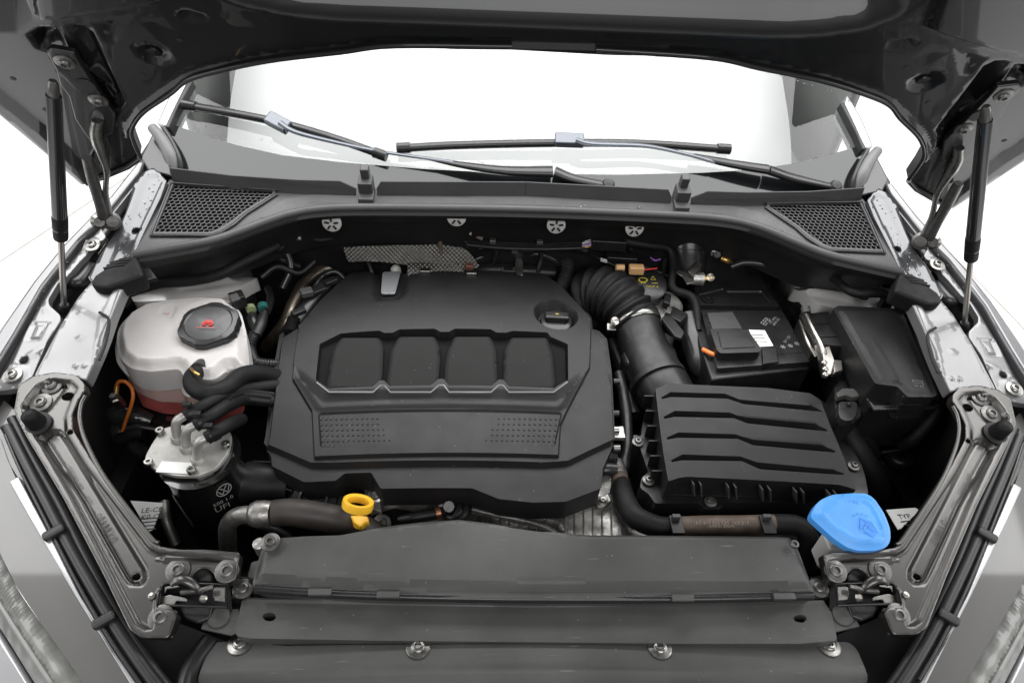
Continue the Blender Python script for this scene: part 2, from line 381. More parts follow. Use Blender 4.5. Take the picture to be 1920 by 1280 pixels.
# ================================================================== car body
G_CAR = None
car = thing('car_body', 'dark grey car body around the open engine bay, with pale lit wing rails', 'car body', (0, .9, .3))
SILL = {}
for SX in (1, -1):
    side = 'left' if SX > 0 else 'right'
    out = [(272, 296), (255, 303), (205, 366), (160, 412), (112, 462), (60, 526), (0, 612), (-120, 800), (-420, 1300)]
    inn = [(-300, 1300), (-60, 790), (0, 672), (30, 623), (80, 535), (101, 508), (150, 447), (183, 416), (220, 372), (262, 322)]
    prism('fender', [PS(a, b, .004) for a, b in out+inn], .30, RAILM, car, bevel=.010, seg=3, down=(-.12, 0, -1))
    # rubber groove between fender and flange
    grv = [(262, 322), (220, 372), (183, 416), (150, 447), (101, 508), (80, 535), (30, 623), (0, 672), (-60, 790), (-40, 800), (18, 690), (48, 622), (98, 538), (119, 512), (165, 455), (196, 420), (230, 378), (268, 330)]
    prism('gutter', [PS(a, b, -.012) for a, b in grv], .03, SEALB, car, bevel=.003)
    # flange plate outboard of the dark slot
    fl = [(268, 330), (230, 378), (196, 420), (165, 455), (119, 512), (98, 538), (48, 622), (18, 690), (-40, 800), (-60, 730), (-30, 742), (6, 732), (40, 727), (58, 712), (80, 660), (88, 640), (114, 600), (112, 590), (92, 572), (90, 562), (109, 530), (124, 520), (150, 490), (178, 462), (198, 447), (197, 440), (185, 424), (215, 392), (250, 345)]
    fl = [(268, 330), (230, 378), (196, 420), (165, 455), (119, 512), (98, 538), (48, 622), (18, 690), (-40, 770), (-50, 735), (6, 732), (40, 727), (58, 712), (80, 660), (88, 640), (114, 602), (112, 590), (92, 572), (90, 562), (109, 530), (124, 520), (150, 490), (178, 462), (198, 447), (197, 440), (185, 424), (215, 392), (250, 345)]
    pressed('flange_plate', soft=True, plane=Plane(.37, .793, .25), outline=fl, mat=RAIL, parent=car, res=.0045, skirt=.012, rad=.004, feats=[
        ([(60, 603), (94, 603), (72, 640), (44, 640)], -.004, .004), ([(66, 607), (90, 607), (72, 634), (53, 634)], .003, .003),
        (('c', 24, 703, .020), .003, .003), ([(22, 690), (60, 655), (84, 650), (78, 668), (30, 682), (20, 700)], .005, .006),
        (('c', 172, 461, .017), .003, .003)], holes=[('c', 45, 675, .0065)])
    for (a, b) in [(173, 460), (24, 703)]: bolt(PS(a, b, -.002), SHUT.n, .0075, STEEL, car)
    # inner wing rail
    rl = [(173, 528), (200, 538), (243, 517), (213, 591), (200, 625), (186, 660), (161, 713), (142, 706), (100, 703), (64, 712), (66, 700), (85, 665), (115, 607), (146, 559)]
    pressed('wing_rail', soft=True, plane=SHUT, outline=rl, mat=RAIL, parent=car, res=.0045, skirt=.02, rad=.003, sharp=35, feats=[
        ([(210, 545), (250, 500), (218, 592), (186, 660), (164, 712), (172, 690), (182, 600)], .006, .007),
        (('c', 152, 587, .006), .0015, .003), (('c', 152, 633, .007), .0015, .003), (('c', 158, 686, .004), .0012, .002), (('c', 143, 686, .004), .0012, .002)], zf=lambda u, v: -.0005*np.sin(v*60))
    tube('rail_edge_cable', [PS(186, 585, .01), PS(204, 600, .006), PS(199, 640, .003), PS(186, 675, .002)], .002, BLK, car)
    # rear part of the rail, beside the scuttle
    rr = [(270, 322), (288, 314), (312, 338), (300, 372), (272, 430), (250, 478), (232, 520), (172, 530), (165, 520), (192, 470), (215, 440), (235, 400), (244, 372), (250, 345)]
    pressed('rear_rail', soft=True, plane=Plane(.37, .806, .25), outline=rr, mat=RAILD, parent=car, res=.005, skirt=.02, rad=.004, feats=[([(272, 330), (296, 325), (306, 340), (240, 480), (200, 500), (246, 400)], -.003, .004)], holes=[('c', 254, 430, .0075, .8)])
    prism('rail_slot_block', [PS(a, b, -.012) for a, b in [(190, 448), (200, 455), (184, 476), (176, 468)]], .01, STEEL, car, bevel=.001)
    # dark liner under the slots
    prism('wheel_arch_liner', [PS(a, b, -.06) for a, b in [(300, 330), (230, 480), (120, 760), (-80, 900), (-80, 760), (120, 480), (250, 330)]], .04, BLK, car, bevel=0)
    tube('slot_pipe', [PS(130, 524, -.03), PS(150, 530, -.025), PS(172, 500, -.03)], .012, PLS, car)
    tube('slot_rod', [PS(176, 470, -.025), PS(205, 420, -.02), PS(232, 385, -.022), PS(258, 340, -.02)], .008, DSTEEL, car)
    prism('arch_light_blocker', [V((x, y, .64)) for x, y in [(-.735, 1.15), (-.66, 1.15), (-.665, .62), (-.62, .5), (-.52, .40), (-.50, .28), (-.64, .28), (-.735, .6)]], .2, BLK, car, bevel=0)  # added black block, keeps light and the floor from showing through
    # side wall of the bay
    wl = [(-.71, 1.12), (-.70, .62), (-.66, .50), (-.56, .41), (-.53, .30)]; mk('inner_wing', [V((x, y, .76+.25*(y-.37))) for x, y in wl]+[V((x*.97, y, .35)) for x, y in wl], [(i, i+1, i+6, i+5) for i in range(4)], BLK, car, smooth=False)
    # strut tower dome
    c = P(338, 520, .80) if SX > 0 else xm(P(1585, 545, .80)); c = V((-abs(c.x)+.0, c.y+.03, .835))
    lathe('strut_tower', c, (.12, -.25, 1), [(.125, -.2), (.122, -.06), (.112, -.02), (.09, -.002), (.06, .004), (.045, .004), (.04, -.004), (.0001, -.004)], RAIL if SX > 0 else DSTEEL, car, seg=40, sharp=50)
    pressed('strut_shelf', Plane(.9, .842, .10), [(232, 522), (280, 505), (340, 496), (440, 490), (478, 500) if SX > 0 else (442, 500), (440, 545) if SX > 0 else (400, 548), (330, 562), (250, 566)], TOWER, parent=car, res=.006, skirt=.03, feats=[([(300, 520), (340, 503), (430, 500), (450, 520), (330, 545)], .012, .02), (('c', 369, 509, .006), -.004, .001)], zf=lambda u, v: -.9*(v-.02)**2*4)
    # windscreen pillar
    pil = [(362, 60), (400, 60), (356, 150), (330, 190), (309, 238), (293, 232), (318, 180), (334, 150)]
    WSP = Plane(1.12, .965, .53)
    prism('windscreen_pillar', [WSP.hit(a, b, .012) for a, b in [(345, 130), (353, 152), (331, 195), (311, 240), (292, 232), (315, 180)]], .05, PILL, car, bevel=.006)
    prism('pillar_trim', [WSP.hit(a, b, .016) for a, b in [(353, 148), (362, 150), (330, 208), (316, 240), (308, 238), (330, 195)]], .02, SEALB, car, bevel=.003)
    # curved grey end cap between pillar and scuttle
    tube('end_cap', [WSP.hit(286, 240, .015), WSP.hit(304, 262, .02), WSP.hit(322, 298, .014), WSP.hit(326, 330, .0)], [.009, .011, .013, .010], CAPG, car, smooth=6)
    tube('end_cap_seal', [WSP.hit(307, 240, .018), WSP.hit(324, 268, .02), WSP.hit(337, 300, .016), WSP.hit(339, 326, .004)], .004, SEALB, car)
    prism('corner_gusset', [PS(a, b, .0) for a, b in [(262, 296), (288, 244), (300, 262), (318, 300), (322, 330), (290, 322), (276, 318)]], .05, PAINT, car, bevel=.004)
    prism('pillar_base', [PS(a, b, -.02) for a, b in [(255, 300), (285, 255), (300, 310), (268, 322)]], .05, PLD, car, bevel=.003)
    # cabin side seen through the glass
SX = 1
box('front_bumper', (0, .07, .50), (.80, 0, 0), (0, .19, 0), (0, 0, .20), CAPG, car, bevel=.05)
mk('bay_floor', [V((-.80, .0, .38)), V((.80, .0, .38)), V((.80, 1.2, .38)), V((-.80, 1.2, .38))], [(0, 1, 2, 3)], BLK, car, smooth=False)
box('firewall', (0, 1.11, .66), (.66, 0, 0), (0, .015, 0), (0, 0, .285), PLD, car, bevel=0)
for a, b in [(622, 414), (856, 404), (1043, 418), (1190, 424)]:
    g0 = Plane(.97, .952, .16).hit(a, 392); c = Plane(g0.y-.001, .9, 200).hit(a, b+4); lathe('grommet', c, (0, -1, .15), [(.017, -.003), (.017, 0), (.0155, .001), (.006, .0015), (.0001, .0015)], WPL, car, seg=24)
    for k in range(5):
        t = 2*math.pi*k/5+.3; d = V((math.cos(t), -.15, math.sin(t))); box('grommet_slot', c+d*.0085+V((0, -.0028, 0)), d*.004, V((-math.sin(t), 0, math.cos(t)))*.0016, V((0, .0008, 0)), BLK, car, bevel=0)
# ================================================================== windscreen
WSP = Plane(1.12, .965, .53)
ws = thing('windscreen', 'raked windscreen behind the two wipers, wet and mirroring the bright ceiling', 'windscreen', (0, 1.2, 1.0))
gl = [(318, 240), (338, 195), (362, 148), (405, 60), (520, -20), (800, -60)]
bowf = lambda u, v: 0*u
top = [WSP.uv(a, b) for a, b in gl]; botl = [WSP.uv(a, b) for a, b in [(960, 369), (800, 367), (640, 360), (500, 349), (334, 338), (322, 262)]]
outl = top+[(-u, v) for u, v in top[::-1]]+[(-u, v) for u, v in botl[::-1]]+botl
fr = [WSP.uv(a, b) for a, b in [(960, 326), (800, 318), (640, 305), (530, 292), (440, 272), (370, 250), (318, 232)]]
frt = fr+[(-u, v) for u, v in fr[::-1][:]]
prism('glass_pane', [WSP.at(u, v) for u, v in outl], .005, GLASS, ws, bevel=0)
low = fr+[tuple(q) for q in [WSP.uv(322, 262), WSP.uv(335, 325), WSP.uv(500, 333), WSP.uv(640, 345), WSP.uv(800, 350), WSP.uv(960, 352)]]
lowm = fr[::-1][:-1]+fr[:1]+[(-u, v) for u, v in fr[1:]]
lb = [WSP.uv(a, b) for a, b in [(322, 262), (334, 338), (500, 349), (640, 360), (800, 367), (960, 369)]]
loop = fr[::-1]+[(-u, v) for u, v in fr[1:]]+[(-u, v) for u, v in lb]+lb[::-1][1:]
prism('black_border', [WSP.at(u, v, .0012) for u, v in loop], .0008, GFRIT, ws, bevel=0)
# added white sheet standing for the blanked-out middle of the windscreen and the cabin beside it
SCR = Plane(1.20, .93, .53)
xl, xr = SCR.hit(437, 160).x, SCR.hit(1469, 160).x; q = SCR.hit(960, 185); prof = [(q.y+.95, q.z+.95*.53), (q.y+.3, q.z+.3*.53), (q.y, q.z)]; yy, zz = q.y, q.z
for k in range(16): a_ = math.radians(28+min(1, k/9)*20); yy -= math.cos(a_)*.016; zz -= math.sin(a_)*.016; prof.append((yy, zz))  # lower part bent steeper so the added sheet turns greyer there
vv = []; ff = []
for k, (y_, z_) in enumerate(prof):
    for m_ in range(9): vv.append(V((xl+(xr-xl)*m_/8, y_, z_)))
for k in range(len(prof)-1):
    for m_ in range(8): ff.append((k*9+m_, (k+1)*9+m_, (k+1)*9+m_+1, k*9+m_+1))
scr = mk('white_cutout_sheet', vv, ff, CUTOUT, None, sharp=80); sd_ = scr.modifiers.new('Solidify', 'SOLIDIFY'); sd_.thickness = .003
tag(scr, 'added white sheet standing for the blanked-out middle of the windscreen', 'screen')
cab = thing('cabin', 'grey cabin interior seen through both windscreen corners', 'cabin', (0, 1.5, .8))
CB = Plane(1.35, .85, .40)
prism('dashboard', [V((-.66, 1.22, .86)), V((.66, 1.22, .86)), V((.62, 2.3, .98)), V((-.62, 2.3, .98))], .05, INT, cab, bevel=.01)
box('rear_seat', (0, 2.25, .95), (.56, 0, 0), (0, .05, 0), (0, 0, .40), INT, cab, bevel=.03)
for s in (-1, 1):
    box('door_lining', (s*.66, 1.85, .90), (.01, 0, 0), (0, .55, 0), (0, 0, .42), INT, cab, bevel=.01)
# ================================================================== bonnet
# plane found from the traced lower corner and outer edge of the open bonnet
BN = Plane(1.0, .985, -1.75)
bon = thing('bonnet', 'raised dark grey bonnet seen from underneath, wet along its rear edge', 'bonnet', (0, 1.0, .98))
bo = [(960, 87), (740, 85), (638, 97), (504, 113), (403, 134), (349, 151), (319, 175), (269, 210), (249, 236), (246, 246), (252, 268), (263, 296), (240, 312), (215, 322), (165, 345), (90, 278), (0, 201), (-160, 60)]
_o = [BN.uv(a, b) for a, b in bo]+[(-.77, -.60), (-.76, -1.12), (-.62, -1.30), (0, -1.38)]; bo_uv = rnd(_o+[(-u, v) for u, v in _o[::-1][1:-1]], .004)
_b = [BN.uv(a, b) for a, b in [(250, -300), (300, -90), (370, -20), (440, 14), (540, 36), (640, 45), (800, 50), (960, 52)]]; beam = _b[:-1]+[(-u, v) for u, v in _b[::-1][1:]]
_h = [BN.uv(a, b) for a, b in [(246, 246), (249, 236), (269, 210), (319, 175), (349, 151), (403, 134), (504, 113), (638, 97), (740, 85), (960, 87)]]
_h2 = [BN.uv(a, b) for a, b in [(960, 78), (740, 76), (630, 88), (500, 103), (395, 124), (343, 140), (305, 165), (258, 200), (232, 240), (238, 262)]]
hemloop = _h[:-1]+[(-u, v) for u, v in _h[::-1][1:]]+[(-u, v) for u, v in _h2[::-1]]+_h2[1:]
BL = pressed('inner_panel', BN, None, PAINT, parent=bon, sym=True, outline_uv=bo_uv, soft=True, res=.006, skirt=.018, rad=.004, sharp=34, feats=[
    # crossbeam band that mirrors the floor in front
    (('uv', beam), -.040, .046, .01, True),
    # diagonal channel beside the hinge
    ([(122, 45), (172, 50), (238, 196), (222, 212), (196, 180)], -.016, .010),
    ([(96, 98), (140, 100), (160, 118), (224, 196), (226, 235), (190, 240), (150, 200)], -.012, .008),
    # outer border flange
    ([(-300, -120), (-160, 30), (0, 168), (90, 240), (162, 312), (175, 338), (150, 350), (-300, 60)], .010, .010),
    # upper outer trough
    ([(-200, -200), (40, -20), (62, 30), (30, 58), (-40, 60), (-300, -40)], -.035, .010),
    ([(64, 38), (190, 22), (285, 4), (330, -8), (330, -200), (20, -200)], .014, .012),
    ([(172, 42), (250, 30), (214, 84), (196, 80)], -.007, .008),
    ([(44, 64), (68, 48), (114, 50), (134, 96), (98, 104), (64, 92)], -.018, .020, .004),
    ([(262, 40), (300, 30), (330, 60), (300, 78)], -.004, .010),
    (('c', 288, 101, .020), -.006, .004), (('c', 288, 101, .013), -.004, .003),
    ([(325, 22), (350, 18), (392, 30), (388, 45), (350, 40), (328, 32)], -.012, .008),
    # rear hem
    (('uv', hemloop), .005, .003, .002, True)],
    )
for SX in (1, -1):
    tube('hem', [BN.hit(a, b, .006) for a, b in [(263, 294), (251, 266), (247, 242), (268, 211), (319, 176), (349, 152), (403, 135), (504, 114), (638, 98), (740, 86), (960, 88)]], .0032, PAINT, bon, smooth=5)
    tube('outer_hem', [BN.hit(a, b, .004) for a, b in [(262, 297), (240, 313), (190, 334), (165, 345), (90, 278), (0, 201), (-160, 60)]], .004, PAINT, bon, smooth=0)
    lathe('bonnet_plug', BN.hit(288, 101, -.009), BN.n, [(.011, 0), (.010, .002), (.0001, .0025)], PAINT, bon)
    for a, b in [(350, 29), (371, 29)]: lathe('pad_stud', BN.hit(a, b, -.009), BN.n, [(.003, 0), (.0028, .003), (.0001, .004)], CHR, bon, seg=12)
    for a, b in [(25, 147), (200, 60), (337, 75), (73, 230), (85, 205), (233, 293), (270, 140)]: lathe('panel_hole', BN.hit(a, b, -.0005), BN.n, [(.0035, 0), (.0033, .001), (.0001, .0012)], BLK, bon, seg=12)
    prism('hinge_seat', [BN.hit(a, b, .012) for a, b in [(86, 98), (96, 92), (140, 100), (150, 118), (180, 165), (216, 215), (212, 250), (186, 262), (178, 300), (166, 294), (176, 276), (140, 224), (128, 180), (112, 160), (104, 130)]], .008, PAINT, bon, bevel=.002)
SX = 1
# ================================================================== hinges and gas struts
for SX in (1, -1):
    s = 'beside the coolant tank' if SX > 0 else 'beside the fuse box side'
    hg = thing('hinge_linkage', 'dark steel bonnet hinge with curved arm, %s' % ('rising from the rail on the coolant tank side' if SX > 0 else 'rising from the rail on the fuse box side'), 'hinge', PS(205, 415), 'bonnet hinges')
    piv = PS(207, 414, .02)
    a1 = [(163, 296), (170, 330), (180, 365), (193, 405), (200, 425)]
    dA, dB = dep_of(BN.hit(182, 236, .02)), dep_of(piv)
    RR = lambda a, b, k=0: RD(a, b, dA+(dB-dA)*(b-236)/178+k)
    tube('curved_arm', [RR(183, 225, .01), RR(180, 250), RR(190, 285), RR(200, 320), RR(198, 360), RR(203, 405)], [.008, .009, .006, .0045, .005, .008], STEEL, hg, flat=.7, seg=10)
    tube('outer_arm', [RR(163, 296, -.01), RR(172, 330, -.01), RR(184, 370, -.01), RR(198, 420, -.01)], [.007, .0085, .008, .009], DSTEEL, hg, flat=.6, seg=8)
    tube('link_rod', [RR(168, 300, .0), RR(180, 345, .0), RR(200, 410, .0)], .004, PLD, hg)
    lathe('pivot', piv, (.5, -.6, .3), [(.013, -.016), (.015, -.012), (.015, .008), (.011, .010), (.009, .016), (.0001, .017)], DSTEEL, hg, seg=24)
    lathe('pivot', piv+V((-.014, -.01, .006)), (.5, -.6, .3), [(.010, -.012), (.012, .01), (.008, .014), (.0001, .014)], STEEL, hg, seg=20)
    for a, b in [(121, 116), (184, 188)]: bolt(BN.hit(a, b, .012), BN.n, .0065, DSTEEL, hg)
    lathe('hinge_socket', BN.hit(162, 160, .0125), BN.n, [(.011, 0), (.0105, .0012), (.0001, .0014)], BLK, hg, seg=20)
    gs = thing('gas_strut', 'black gas strut propping the bonnet on the %s side' % ('coolant tank' if SX > 0 else 'fuse box'), 'gas strut', PS(121, 580, 0), 'gas struts')
    top_, bot_ = BN.hit(100, 168, .03), PS(121, 585, -.02)
    if SX < 0: top_ = xm(BN.hit(1848, 215, .03)); bot_ = xm(PS(1807, 618, -.02))
    D = bot_-top_; at = lambda t: top_+D*t
    tube('cylinder', [at(.02), at(.04), at(.56)], [.0085, .0098, .0098], STRUT, gs, smooth=0, seg=20)
    tube('collar', [at(.50), at(.505), at(.60), at(.605)], [.0098, .0122, .0122, .009], RUB, gs, smooth=0, seg=20)
    tube('piston_rod', [at(.60), at(.96)], .0042, CHR, gs, smooth=0, seg=14)
    tube('ball_socket', [at(.955), at(.965), at(.995), at(1.0)], [.006, .0085, .0085, .006], PLD, gs, smooth=0)
    tube('ball_socket', [at(-.03), at(-.02), at(.02), at(.03)], [.004, .0075, .0085, .006], DSTEEL, gs, smooth=0)
SX = 1
# ================================================================== scuttle panel
SC = Plane(.97, .952, .16)
sc = thing('scuttle_panel', 'black plastic scuttle panel with two honeycomb vents below the windscreen', 'scuttle panel', (0, 1.0, .9))
deck = [(960, 366), (706, 364), (640, 364), (560, 358), (440, 347), (322, 330), (298, 372), (270, 430), (250, 477), (319, 465), (398, 450), (452, 432), (500, 414), (545, 400), (600, 391), (700, 388), (960, 391)]
# deck outline is given centre -> left -> back to centre; sym closes it
gri = [(320, 343), (518, 357), (519, 364), (492, 382), (463, 400), (440, 420), (415, 436), (395, 442), (282, 442)]
gin = [(326, 347), (512, 360), (512, 364), (486, 380), (457, 398), (434, 416), (410, 431), (393, 437), (290, 437)]
_d = [SC.uv(a, b) for a, b in [(960, 372), (700, 370), (590, 366), (535, 376), (500, 398), (450, 426)]]; _e = [SC.uv(a, b) for a, b in [(560, 396), (640, 386), (960, 387)]]
dloop = _d[::-1]+[(-u, v) for u, v in _d[1:]]+[(-u, v) for u, v in _e]+_e[::-1][1:]
pressed('deck', SC, deck, PLC, parent=sc, sym=True, res=.007, skirt=.004, rad=.004, feats=[
    (('uv', dloop), -.004, .008, .004, True),
    (gri, .0025, .002, .002)], holes=[gin])
def fr_pts(pts, pl, off): return [pl.hit(a, b, off) for a, b in pts]
edge = [(250, 478), (319, 466), (398, 451), (452, 433), (500, 415), (545, 401), (600, 392), (700, 389), (960, 392)]
def mirror_path(p): return p+[V((-q.x, q.y, q.z)) for q in p[::-1][1:]]
ep = [SC.hit(a, b, .001) for a, b in edge]; ep[-1].x = 0
tube('front_lip', mirror_path(ep), .0075, PLC, sc, smooth=6, seg=16)
# fascia below the lip: a swept wall leaning back under the deck
mp = cr(mirror_path(ep), 6); rows = []
for (dy, dz) in [(-.004, -.002), (-.010, -.010), (-.006, -.018), (.006, -.020), (.010, -.034), (.03, -.05), (.05, -.11)]: rows.append([p+V((0, dy, dz)) for p in mp])
nn = len(mp); mk('fascia', [p for r in rows for p in r], [(i*nn+j+1, i*nn+j, (i+1)*nn+j, (i+1)*nn+j+1) for i in range(len(rows)-1) for j in range(nn-1)], BLK, sc, sharp=60)
for SX in (1, -1):
    # honeycomb vent: real cells with walls
    G = np.array([SC.uv(*q) for q in gin]); lo_, hi_ = G.min(0), G.max(0); R0 = .0052; dx = R0*math.sqrt(3); parts = []; j = 0; y = lo_[1]
    while y < hi_[1]+R0:
        x = lo_[0]+(dx/2 if j % 2 else 0)
        while x < hi_[0]+dx:
            if _sd(np.array([[x, y]]), [tuple(g) for g in G])[0] > -R0*.7:
                o_, i_, d_ = [], [], []
                for k in range(6):
                    t = math.pi/3*k+math.pi/6; cx, cy = math.cos(t), math.sin(t)
                    o_.append(SC.at(x+cx*R0*1.0, y+cy*R0*1.0, -.001)); i_.append(SC.at(x+cx*R0*.80, y+cy*R0*.80, -.0006)); d_.append(SC.at(x+cx*R0*.80, y+cy*R0*.80, -.005))
                parts.append((o_+i_+d_, [(k, (k+1) % 6, 6+(k+1) % 6, 6+k) for k in range(6)]+[(6+k, 6+(k+1) % 6, 12+(k+1) % 6, 12+k) for k in range(6)]))
            x += dx
        y += R0*1.5; j += 1
    joined('honeycomb_vent', parts, PLS, sc)
    gc = G.mean(0); prism('vent_well', [SC.at(u, v, -.02) for u, v in gc+(G-gc)*1.35], .004, BLK, sc, bevel=0)
    tube('vent_frame', [SC.hit(a, b, .0025) for a, b in gri+gri[:1]], .0022, PLS, sc, smooth=0, seg=8)
    # standing rear lip with a notch for the clip post
    lipb = [(324, 342), (440, 356), (560, 364), (640, 366), (668, 367)]; lipt = [(328, 322), (440, 330), (560, 336), (640, 338), (660, 352)]
    lb_ = [SC.hit(a, b, .0) for a, b in lipb]; prism('rear_lip', lb_+[p+V((0, .004, .026 if k else .012)) for k, p in enumerate(lb_[::-1])], .003, PLC, sc, bevel=.001, down=(0, 1, 0))
    lb_ = [SC.hit(a, b, .0) for a, b in [(707, 367), (716, 367), (960, 367)]]; lb_[2].x = 0; prism('rear_lip', lb_+[p+V((0, .004, .026 if k < 2 else .012)) for k, p in enumerate(lb_[::-1])], .003, PLC, sc, bevel=.001, down=(0, 1, 0))
    prism('rear_gutter', [SC.hit(a, b, -.004) for a, b in [(322, 330), (440, 345), (640, 352), (960, 354), (960, 372), (640, 370), (440, 360), (318, 346)]], .004, PLD, sc, bevel=0)
    # clip post
    c = SC.hit(688, 352, .006); box('clip_post', c+V((0, -.004, .002)), (.0125, 0, 0), (0, .014, .002), (0, -.004, .020), PLC, sc, bevel=.002)
    box('clip_shoulder', SC.hit(688, 378, -.006), (.0135, 0, 0), (0, .012, .002), (0, 0, .014), PLC, sc, bevel=.002)
    box('clip_head', c+V((0, -.002, .032)), (.0075, 0, 0), (0, .008, .002), (0, -.003, .012), PLC, sc, bevel=.0025)
    # end boot over the wing rail
    b = [(222, 478), (254, 474), (262, 490), (270, 512), (236, 524), (197, 537), (176, 534), (168, 526), (176, 512), (200, 496)]
    prism('end_boot', [SC.hit(a, q+3, .004) for a, q in b], .035, RUB, sc, bevel=.008, seg=3)
    for k in range(3): prism('boot_rib', [SC.hit(a+k*-6, q+3+k*5, .0055) for a, q in [(204, 488), (226, 482), (246, 481), (245, 484), (226, 486), (206, 491)]], .004, RUB, sc, bevel=.001)
SX = 1
# ================================================================== wipers
G_W = 'windscreen wipers'
mat('blueish_arm', (.07, .08, .10), .2, coat=.8, metal=.3)
def wiper(label, blade, adp, arm, armr, shoulder, pivot):
    w = thing('windscreen_wiper', label, 'wiper', WSP.hit(*pivot), G_W)
    bl = [WSP.hit(a, b, .014+.006*(1-abs(2*i/(len(blade)-1)-1))) for i, (a, b) in enumerate(blade)]
    tube('wiper_blade', bl, .0088, PLS, w, smooth=6, seg=12, flat=.75)
    tube('rubber_edge', [p-WSP.n*.009 for p in bl], .003, RUB, w, smooth=6, seg=8)
    for q, r in ((bl[0], bl[1]), (bl[-1], bl[-2])):
        d = (r-q).normalized(); tube('end_cap', [q-d*.003, q+d*.022], .0098, PLS, w, smooth=0, seg=12)
    a0, a1 = WSP.hit(*adp[0], .026), WSP.hit(*adp[1], .026); d = (a1-a0)/2; s = WSP.n.cross(d).normalized()*.0125
    box('adapter', (a0+a1)/2, d, s, WSP.n*.008, MATS['blueish_arm'], w, bevel=.003)
    tube('arm_rod', [WSP.hit(a, b, h) for a, b, h in arm], armr, MATS['blueish_arm'], w, smooth=5, seg=10, flat=.6)
    tube('arm_head', [WSP.hit(a, b, h) for a, b, h in shoulder[0]], shoulder[1], PLS, w, smooth=6, seg=16, flat=.6)
    tube('arm_root', [WSP.hit(a, b, h) for a, b, h in shoulder[2]], shoulder[3], PLS, w, smooth=6, seg=16, flat=.6)
    lathe('pivot_cap', WSP.hit(pivot[0], pivot[1], .012), WSP.n, [(.012, -.012), (.012, .004), (.009, .008), (.0001, .009)], PLD, w, seg=20)
    return w
wiper('upper windscreen wiper slanting down from the left corner of the glass', [(346, 197), (430, 211), (520, 229), (620, 257), (722, 293)], [(502, 220), (542, 241)],
      [(525, 230, .034), (550, 246, .032), (600, 260, .026), (700, 282, .02), (800, 297, .02), (850, 304, .02)], [.006, .005, .004, .004],
      ([(800, 297, .018), (870, 310, .018), (950, 320, .02), (1036, 322, .022)], [.004, .009, .012, .015], [(1040, 322, .020), (1075, 335, .014), (1140, 348, .01)], [.014, .011, .009]), (1140, 347))
wiper('lower windscreen wiper lying level across the middle of the glass', [(747, 278), (860, 272), (1040, 268), (1200, 269), (1366, 280)], [(1040, 262), (1095, 264)],
      [(1080, 262, .036), (1110, 270, .034), (1210, 274, .03), (1290, 290, .026), (1340, 304, .022)], [.007, .006, .005, .005],
      ([(1300, 292, .02), (1350, 303, .02), (1400, 312, .022), (1440, 318, .024)], [.006, .010, .012, .013], [(1442, 319, .022), (1490, 335, .016), (1570, 352, .01)], [.013, .012, .008]), (1566, 350))
